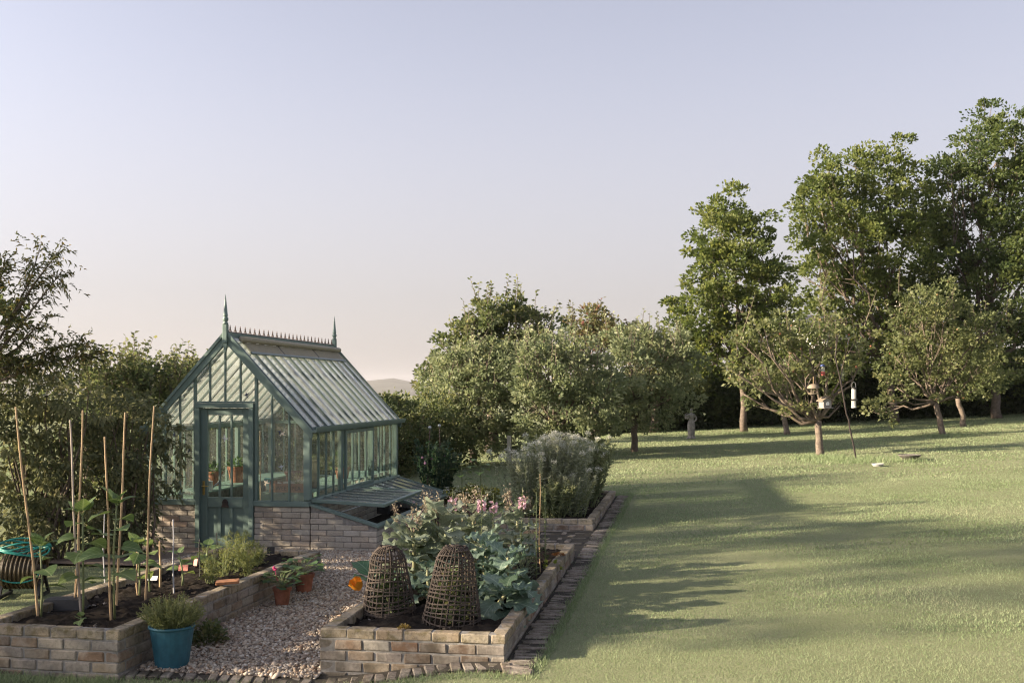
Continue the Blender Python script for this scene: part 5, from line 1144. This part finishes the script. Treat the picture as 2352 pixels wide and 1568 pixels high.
# ------------------------------------------------------------------ tall flower bed (far bed)
L_SIL = leaf_mat('silver_leaf', [(0, (.15, .175, .12)), (.5, (.25, .275, .19)), (1, (.36, .37, .26))], trans=.42)
L_GRN = leaf_mat('phlox_leaf', [(0, (.09, .12, .06)), (.5, (.16, .19, .10)), (1, (.26, .27, .14))], trans=.35)
UMB = leaf_mat('umbel_flower', [(0, (.34, .35, .29)), (1, (.62, .62, .55))], .8, .3)
BLUEF = plain('blue_petal', (.25, .25, .5), .6, .2, 30)
def tallplant(x, ybot, ytop, zb, w, n, label, mat, leaf, umb=0, up=.75, Y=None):
    p = at(x, ybot, zb); Z = -p.x*SY + p.y*CY; h = W(x, ytop, Z).z - zb; r = empty('flowering_plant', p, 0, label, 'plant', None); m = MB(); P, D, T, ends = [], [], [], []
    for s in range(n):
        e = np.array([rg.normal(0, w), rg.normal(0, w), h*rg.uniform(.78, 1.06)]); c = curve((e[0]*.35, e[1]*.35, -.03), e, 0, 6, rg, .035); m.tube(list(c), list(np.linspace(.006, .002, 6)), 4, caps=False); ends.append(e); tn = rg.random()
        for k in range(90):
            t = .12 + .88*rg.random()**.8; j = min(4, int(t*5)); b = c[j] + (c[j+1]-c[j])*(t*5-j); P.append(b); D.append(rg.normal(0, .7, 3)*np.array([1, 1, .5]) + np.array([0, 0, up])); T.append(np.clip(.3*tn + .5*t + rg.normal(0, .15), 0, 1))
    P = np.array(P); m.build('stem', STEMG, r); leaf_obj('foliage', mat, r, P, np.array(D), rdir(len(P), rg), leaf[0]*rg.uniform(.5, 1.2, len(P)), 1.5*leaf[1]*np.ones(len(P)), np.array(T), droop=.15)
    if umb:
        Q, E = [], []
        for e in ends[:umb]:
            for k in range(60): a = rg.uniform(0, 6.28); q = .05*math.sqrt(rg.random()); Q.append(e + np.array([q*math.cos(a), q*math.sin(a), .04 - 9*q*q + rg.normal(0, .014)])); E.append(tuple(rg.normal(0, 1, 3)))
        Q = np.array(Q); leaf_obj('flower_umbels', UMB, r, Q, np.array(E), rdir(len(Q), rg), .017*np.ones(len(Q)), .013*np.ones(len(Q)), rg.random(len(Q)))
    return r
for q in ((1215, 1185, 1035, .22, 34, 'loose silvery plant at the left end of the tall flower bed', L_SIL, (.07, .012), 16), (1262, 1184, 1012, .22, 48, 'tall plant with white umbels left of centre in the far bed', L_SIL, (.075, .014), 30), (1300, 1180, 1005, .24, 52, 'tallest plant with pale umbels in the middle of the far bed', L_SIL, (.08, .014), 30),
          (1340, 1165, 1018, .24, 48, 'upright leafy plant right of centre in the far bed', L_GRN, (.09, .018), 16), (1350, 1140, 1040, .24, 44, 'leafy green plant at the right edge of the far bed', L_GRN, (.09, .018), 10), (1240, 1165, 1050, .26, 40, 'feathery plant at the back left of the far bed', L_SIL, (.08, .012), 18), (1310, 1140, 1022, .26, 46, 'leafy plant at the back of the far bed', L_GRN, (.09, .018), 12), (1275, 1192, 1110, .18, 30, 'low green plant at the front of the far bed', L_GRN, (.08, .016), 0), (1325, 1188, 1085, .16, 26, 'wispy green plant at the front wall of the far bed', L_SIL, (.07, .010), 5)):
    tallplant(q[0], q[1], q[2], SZ2, q[3], q[4], q[5], q[6], q[7], q[8])
for x, y0, y1, lab in ((1245, 1185, 1085, 'brown stake at the left end of the far bed'), (1258, 1186, 1118, 'short stake in front of the far bed plants')): cane(x, y0, x, y1, SZ2, lab, CANE, .007)
# sweet pea obelisk, sedum clump, seedlings, right of the cold frame
sp = W(1000, 1128, 19.0); spb = np.array(sp); spb[2] = float(gz(sp.x, sp.y))
ob = empty('plant_obelisk', Vector(spb), .3, 'dark iron plant obelisk with ball tips behind the cold frame', 'obelisk')
for (xx, dy) in ((987, 0), (1011, .18)):
    t = W(xx, 984 if dy == 0 else 981, 19.0) - Vector(spb); t.y += dy; q = Vector((t.x*1.6, t.y*1.2, -.05)); o = MB().tube([q, t], .011, 6).build('rod', IRON, ob); MB().ball(t + Vector((0, 0, .02)), .03, 10, 7).build('ball_tip', STEEL, o, smooth=True)
    o.rotation_euler = (0, 0, 0)
tallplant(1000, HOR + (CAMZ-spb[2])*FPX/19.0, 1020, spb[2], .24, 44, 'dark sweet pea plant climbing the iron obelisk', leaf_mat('sweet_pea_leaf', [(0, (.03, .06, .035)), (.6, (.05, .09, .05)), (1, (.11, .13, .075))]), (.075, .032), 0)['category'] = 'sweet pea'
LILAC = plain('lilac_petal', (.34, .17, .28), .6, .25, 30); fl = MB(); fl.ball((0, 0, 0), .024, 6, 4, (1, .6, 1)); fme = fl.mesh('flower', LILAC)
o = [x for x in COL.objects if x.name.startswith('flowering_plant') and x.get('category') == 'sweet pea'][0]; [link('flower', fme, o, loc=(rnd.uniform(-.28, .22), rnd.uniform(-.25, .1), rnd.uniform(.82, 1.0))) for i in range(12)]; o.name = 'sweet_pea_plant'
sd = np.array(W(1078, 1125, 18.2)); sd[2] = float(gz(sd[0], sd[1]))
se = shrub('sedum_clump', 'rounded yellow green clump with pale flat flower heads right of the sweet peas', 'plant', sd, [(sd + np.array([dx, dy, .17]), np.array([.22, .22, .22])) for dx, dy in ((-.2, 0), (.1, .1), (.28, -.05), (0, -.15), (-.1, .25))], leaf_mat('sedum_leaf', [(0, (.06, .07, .02)), (.6, (.11, .12, .035)), (1, (.17, .17, .06))]), rg, (.05, .024), .13, 1.2, 34, stemmat=STEMG)
Q = np.array([(rg.uniform(-.42, .45), rg.uniform(-.3, .3), .36 + rg.normal(0, .04)) for _ in range(40)]); Q = np.repeat(Q, 30, 0) + rg.normal(0, 1, (1200, 3))*np.array([.03, .03, .006])
leaf_obj('flower_heads', UMB, se, Q, rdir(1200, rg), np.tile([0, 0, 1.], (1200, 1)), .014*np.ones(1200), .012*np.ones(1200), rg.random(1200))
for x, yt, lab in ((1060, 1058, 'young sunflower standing behind the sedum, left of two'), (1103, 1052, 'young sunflower standing behind the sedum, right of two')):
    q = np.array(W(x, 1110, 18.9)); q[2] = float(gz(q[0], q[1])); h = W(x, yt, 18.9).z - q[2]; r = empty('young_sunflower', Vector(q), 0, lab, 'sunflower')
    MB().tube([(0, 0, -.03), (.01, 0, h*.5), (0, 0, h)], [.012, .01, .007], 5).build('stem', STEMG, r)
    for i in range(8): leaf_at(rnd.choice(SME), r, (0, 0, h*(.6 + .05*i)), i*2.4, .3, .95)
for x, yt, yb, lab in ((1015, 1100, 1130, 'x'),): pass
for x, y0, y1, Zs, lab in ((1056, 1130, 1095, 20.5, 'a'),): pass
for x, yt, lab in ((967, 1070, 'thin stake beside the greenhouse back corner, left of two'), (1006, 1060, 'thin stake beside the greenhouse back corner, right of two')):
    q = np.array(W(x, 1120, 21)); q[2] = float(gz(q[0], q[1])); h = W(x, yt, 21).z - q[2]; tag(MB().tube([(0, 0, -.05), (0, 0, h)], .009, 5).build('wooden_stake', CANE, loc=q), lab, 'stake')
q, Zq = G(1170, 1075); pst = tag(MB().box(-.05, .05, -.05, .05, -.1, W(0, 1000, Zq).z - q.z).build('fence_post', plain('pale_post', (.26, .25, .20), .8, .3, 9), loc=q), 'pale square wooden post between the two wide apple trees', 'post')
for i in range(3):
    q, Zq = G(1235 + i*8, 1115 - 3*i)
q, Zq = G(1238, 1131)

# ------------------------------------------------------------------ statue
q, Zs = G(1588, 1007); sc = (1007-938)/FPX*Zs
def statue():
    m = MB(); prof = [(0, 0), (.185, .0), (.19, .03), (.15, .05), (.125, .09), (.14, .25), (.15, .40), (.14, .50), (.10, .60), (.085, .635), (.105, .70), (.125, .765), (.115, .815), (.06, .845), (.036, .86), (.036, .885), (0, .885)]
    n = 28; vs = []; 
    for r_, z in prof:
        for k in range(n):
            a = k*math.tau/n; f = 1 + (.07*math.sin(a*9) if .04 < z < .58 else 0); vs.append((r_*f*math.cos(a)*1.05, r_*f*math.sin(a)*.8, z))
    m.add(vs, [(i*n+k, i*n+(k+1) % n, (i+1)*n+(k+1) % n, (i+1)*n+k) for i in range(len(prof)-1) for k in range(n)])
    m.ball((-.01, -.01, .945), .058, 14, 10, (.9, .95, 1.15)); m.ball((.01, .035, .955), .055, 12, 8); m.ball((0, .055, .985), .03, 8, 6)
    m.ball((-.01, -.065, .94), .012, 6, 4)
    m.tube([(.10, 0, .80), (.20, .03, .70), (.215, .02, .66), (.15, -.06, .60), (.10, -.07, .575)], [.045, .04, .036, .03, .026], 10); m.tube([(-.10, 0, .80), (-.16, -.04, .70), (-.17, -.07, .67), (-.20, -.11, .70)], [.045, .04, .034, .028], 10)
    for s in range(4): m.tube([(-.20 - .012*s, -.11, .70), (-.215 - .012*s, -.125, .735)], .009, 5)
    m.prism([(-.29, .66), (-.15, .66), (-.14, .80), (-.30, .80)], 'y', -.17, -.07); m.tube([(-.29, -.12, .8), (-.22, -.12, .86), (-.15, -.12, .8)], .012, 6)
    me = m.mesh('statue', STONE); o = link('garden_statue', me, loc=q, rot=(0, 0, .25), scale=(sc*.82, sc*.82, sc)); md = o.modifiers.new('fuse', 'REMESH'); md.mode = 'VOXEL'; md.voxel_size = .011; md.use_smooth_shade = True
    return tag(o, 'weathered stone statue of a woman in a long dress with a basket', 'statue')
statue()

# ------------------------------------------------------------------ bird feeders and dishes under the apple tree
_, ZA = G(1885, 1046); ZF = ZA - .75
PINE = plain('pale_feeder_wood', (.21, .175, .13), .7, .25, 10); PLY = plain('grey_feeder_wood', (.24, .23, .22), .75, .2, 10); CLEAR = glass_mat('feeder_tube', .5)
def hang(pt, l, parent, w=0.0):
    MB().tube([(w, 0, 0), (0, 0, l)], .005, 4).build('cord', CANE, parent)
    if w: MB().tube([(-w, 0, 0), (0, 0, l)], .005, 4).build('cord', CANE, parent)
def fpos(x, y, dz=0.0): return W(x, y, ZF + dz)
f = empty('bird_feeder', fpos(1868, 905), 0, 'domed wooden bird feeder with an open tray, leftmost of the feeders', 'bird feeder', 'bird feeders in the apple tree')
MB().lathe([(.14, .13), (.138, .155), (.12, .19), (.08, .22), (.03, .235), (0, .237), ], 20).build('dome', PINE, f, smooth=True); MB().lathe([(0, 0), (.11, 0), (.125, .03), (.118, .03), (.1, .012), (0, .012)], 20).build('tray', PINE, f); m = MB(); m.tube([(0, 0, .01), (0, 0, .2)], .012, 6)
for k in range(3): m.tube([(.1*math.cos(k*2.1), .1*math.sin(k*2.1), .01), (.1*math.cos(k*2.1), .1*math.sin(k*2.1), .17)], .006, 5)
m.build('post', PINE, f); MB().tube([(0, 0, .235), (0, 0, .4)], .005, 4).build('cord', CANE, f)
f = empty('bird_feeder', fpos(1900, 935), .45, 'house shaped grey wooden bird feeder hung on two cords', 'bird feeder', 'bird feeders in the apple tree')
m = MB(); m.box(-.10, .10, -.012, .012, 0, .16); m.box(-.10, .10, .17, .19, 0, .16); m.prism([(-.10, .161), (.10, .161), (0, .22)], 'y', -.012, .012); m.box(-.1, -.08, .013, .169, 0, .16); m.box(.08, .1, .013, .169, 0, .16); m.box(-.12, .12, -.07, .2, -.02, -.001); m.build('house_body', PLY, f)
MB().prism([(-.045, .03), (.045, .03), (.045, .11), (.02, .135), (-.02, .135), (-.045, .11)], 'y', -.018, -.013).build('opening', BLACK, f)
MB().prism([(-.04, .045), (.04, .045), (.04, .107), (.018, .128), (-.018, .128), (-.04, .107)], 'y', -.022, -.0185).build('window', WHITE, f)
for s in (-1, 1): MB().prism([(s*.15, .135), (s*.15, .15), (0, .245), (0, .225)], 'y', -.05, .22).build('roof_board', PINE, f)
MB().tube([(-.05, 0, .2), (0, .05, .55)], .006, 4).build('cord', PINE, f); MB().tube([(.06, .1, .2), (.01, .05, .55)], .006, 4).build('cord', PINE, f)
f = empty('bird_feeder', fpos(1961, 933), 0, 'long clear tube bird feeder with a black cap, at the right', 'bird feeder', 'bird feeders in the apple tree')
MB().lathe([(.05, 0), (.05, .40), (.044, .40), (.044, 0)], 16).build('tube', plain('cloudy_tube', (.5, .49, .46), .25, .15, 10, spec=.6), f, smooth=False); MB().lathe([(0, .395), (.056, .395), (.056, .43), (0, .445)], 16).build('cap', BLACK, f); MB().lathe([(0, -.03), (.055, -.03), (.055, .0), (0, .0)], 16).build('base', WHITE, f); m = MB(); m.box(-.07, .07, -.056, -.04, .13, .17); m.build('port', BLACK, f); MB().tube([(-.045, 0, .43), (-.04, 0, .52), (0, 0, .56), (.04, 0, .52), (.045, 0, .43)], .004, 5).build('wire_loop', STEEL, f)
f = empty('bird_feeder', fpos(1890, 862, .3), 0, 'seed feeder with a blue cap and red base high in the tree', 'bird feeder', 'bird feeders in the apple tree')
MB().lathe([(.045, .06), (.045, .21), (.04, .21), (.04, .06)], 14).build('tube', CLEAR, f); MB().lathe([(0, 0), (.05, 0), (.05, .09), (0, .09)], 14).build('base', plain('red_plastic', (.30, .06, .05), .4, .1, 10), f); MB().lathe([(0, .21), (.055, .21), (.05, .245), (.02, .26), (0, .262)], 14).build('cap', plain('blue_plastic', (.05, .08, .25), .4, .1, 10), f); MB().tube([(0, 0, .26), (0, 0, .45)], .004, 4).build('cord', STEEL, f)
f = empty('bird_feeder', fpos(1935, 875, .5), 0, 'spiral wire bird feeder in the shade right of the red one', 'bird feeder', 'bird feeders in the apple tree')
MB().tube([(.04*math.cos(k*.6), .04*math.sin(k*.6), .004*k) for k in range(90)], .004, 4).build('wire_coil', STEEL, f); MB().lathe([(0, .36), (.06, .36), (.02, .40), (0, .405)], 14).build('cap', STEEL, f)
# bent iron pole
q, Zp = G(1966, 1052); Zp = float(-q.x*SY + q.y*CY)
pts = [q - Vector((0, 0, .2))] + [W(x, y, Zp) for x, y in ((1966,1052),(1958,1010),(1952,985),(1950,965),(1944,950),(1938,915),(1930,870),(1918,820),(1925,770),(1936,790))]
pts = [p - q for p in pts]; o = MB().tube(pts, [.02]*4 + [.018]*4 + [.012]*3, 8).build('feeder_pole', DARKIRON, loc=q, smooth=True); tag(o, 'bent dark iron pole leaning beside the feeder tree', 'pole')
q, Zb_ = G(2089, 1056); s = 25/FPX*Zb_
bb = empty('bird_bath', q, 0, 'wide low grey bird bath sitting on the lawn', 'bird bath'); MB().lathe([(0, 0), (s*.55, 0), (s*.6, .03), (s*.85, .07), (s, .10), (s*1.02, .118), (s*.96, .12), (s*.8, .085), (0, .06)], 28).build('bowl', plain('bath_stone', (.12, .11, .10), .8, .3, 20), bb, smooth=False); MB().lathe([(0, .088), (s*.86, .088)], 28).build('water', plain('water', (.03, .035, .04), .05, .1, 5, bs=0, spec=.6), bb)
q, Zb_ = G(2016, 1070); s = 14/FPX*Zb_
o = MB().lathe([(0, 0), (s*.75, 0), (s, .05), (s*.95, .055), (s*.72, .012), (0, .012)], 24).build('water_dish', plain('dull_enamel', (.40, .40, .39), .6, .2, 20), loc=q); tag(o, 'small round white water dish on the lawn left of the bird bath', 'dish')

# ------------------------------------------------------------------ house beyond the trees
hp_ = np.array(W(1845, 880, 62)); hz0 = float(gz(hp_[0], hp_[1])) ; hs = empty('house', (hp_[0], hp_[1], hz0), YAW + .3, 'white rendered house with a slate roof glimpsed between the lime trees', 'house')
WALLW = plain('white_render', (.62, .60, .56), .8, .08, 3); SLATE = plain('slate_roof', (.10, .10, .115), .6, .25, 5)
ez = W(0, 792, 62).z - hz0; rz_ = W(0, 732, 62).z - hz0
m = MB(); m.prism([(-3.5, 0), (3.5, 0), (3.5, ez), (0, rz_), (-3.5, ez)], 'x', -.6, 9); m.v = [(a, b, c) for a, b, c in m.v]; m.build('wall', WALLW, hs)
for s in (-1, 1):
    m = MB(); m.prism([(s*3.9, ez-.25), (s*3.9, ez-.1), (0, rz_+.2), (0, rz_+.03)], 'x', -.8, 9.2); m.build('roof', SLATE, hs)
m = MB(); m.box(6.4, 7.2, -.5, .5, rz_-.6, rz_+1.2); m.build('chimney', BRICKGH, hs)
w = MB().box(-.68, -.61, -1.0, -.1, ez-1.7, ez-.4).build('window', WHITE, hs); MB().box(-.70, -.681, -.95, -.15, ez-1.65, ez-.45).build('pane', plain('dark_glass', (.02, .025, .03), .1, .1, 5), w)

# ------------------------------------------------------------------ grass blades
rg = np.random.default_rng(33)
GRASS = leaf_mat('grass_blade', [(0, (.145, .195, .085)), (.45, (.212, .272, .15)), (.8, (.28, .318, .195)), (1, (.39, .38, .25))], .8, .3, spec=.1)
def lawn_ok(X, Y):
    ok = (X > -1.045) | ((Y > 14.3) & (X > -3.9) & ~((X > -2.75) & (X < -1.03) & (Y < 18.6))) | (Y > 18.9) | ((X < -5.35) & (Y < 11.3)) | (Y < 7.08)
    return ok & ~((X > -7.6) & (X < -3.9) & (Y > 11.2) & (Y < 18.7))
GPs, GDs, GLs, GWs, GTs = [], [], [], [], []
for z0, z1, dens, L, Wd in ((5.8, 8, 3000, .034, .0045), (8, 12, 1900, .036, .007), (12, 20, 800, .042, .012), (20, 44, 200, .055, .024)):
    N = int(.98*(z1*z1-z0*z0)/2*1.04*dens); zz = np.sqrt(rg.uniform(z0*z0, z1*z1, N)); xc = zz*rg.uniform(-.51, .51, N)
    X = xc*CY - zz*SY; Y = xc*SY + zz*CY; k = lawn_ok(X, Y); X, Y = X[k], Y[k]; n = len(X)
    cl = np.sin(X*3.1+np.sin(Y*2.3)*2)*np.sin(Y*2.7+1)*.5+.5
    pat = np.zeros(n)
    for f_, a_ in ((.9, 1.), (2.3, .8), (5.1, .7), (11., .5)):
        for _ in range(3):
            th = rg.uniform(0, 6.28); pat += a_*np.sin(f_*(X*math.cos(th)+Y*math.sin(th)) + 1.3*np.sin(f_*.7*(X*math.sin(th)-Y*math.cos(th))) + rg.uniform(0, 6.28))/3
    GTs.append(.45 + .20*pat + rg.normal(0, .13, n)); cl = np.clip(.5 + .35*pat, 0, 1.3)
    GPs.append(np.stack([X, Y, gz(X, Y) - .016], -1)); GDs.append(rg.normal(0, .5, (n, 3))*np.array([1, 1, 0]) + np.array([0, 0, 1])); GLs.append(.8*L*rg.uniform(.5, 1.15, n)*(.75+.4*cl)); GWs.append(np.full(n, Wd))
# rough tufts round trunks, walls and the pole
for x, y, r_, n_ in ((1885, 1050, .5, 900), (1960, 1056, 1.2, 1500), (2168, 1000, .7, 600), (1710, 995, .9, 500), (2089, 1058, .45, 400)):
    q, _ = G(x, y); X = q.x + rg.normal(0, r_*.5, n_); Y = q.y + rg.normal(0, r_*.4, n_); GPs.append(np.stack([X, Y, gz(X, Y)-.02], -1)); GDs.append(rg.normal(0, .5, (n_, 3))*np.array([1, 1, 0])+np.array([0, 0, 1])); GLs.append(.11*rg.uniform(.5, 1.2, n_)); GWs.append(np.full(n_, .016)); GTs.append(rg.normal(.4, .2, n_))
for x0, x1, y0, y1, n_, l_ in ((-1.10, -1.0, 7.25, 18.6, 6500, .055), (-4.2, -1.0, 7.02, 7.2, 1800, .045), (-5.6, -4.0, 6.9, 7.12, 2500, .07), (-1.29, -1.10, 7.3, 18.5, 1200, .045), (-4.0, -2.6, 13.9, 14.2, 1500, .08), (-2.7, -1.0, 18.4, 18.9, 1500, .08), (-5.45, -5.2, 7.0, 11.2, 3000, .08)):
    X = rg.uniform(x0, x1, n_); Y = rg.uniform(y0, y1, n_); GPs.append(np.stack([X, Y, gz(X, Y)-.012], -1)); GDs.append(rg.normal(0, .6, (n_, 3))*np.array([1, 1, 0])+np.array([0, 0, 1])); GLs.append(l_*rg.uniform(.4, 1.2, n_)); GWs.append(np.full(n_, .006)); GTs.append(rg.normal(.4, .2, n_))
P = np.concatenate(GPs); D = norm(np.concatenate(GDs)); L = np.concatenate(GLs); Wd = np.concatenate(GWs); n = len(P)
S = norm(np.cross(D, rdir(n, rg)))*Wd[:, None]*.5
V = np.stack([P - S, P + S, P + D*L[:, None]], 1).reshape(-1, 3)
tag(link('grass', np_mesh('grass', V, np.arange(n*3).reshape(-1, 3), GRASS, np.repeat(np.clip(np.concatenate(GTs), 0, 1), 3))), kind='stuff')
bpy.context.view_layer.update()
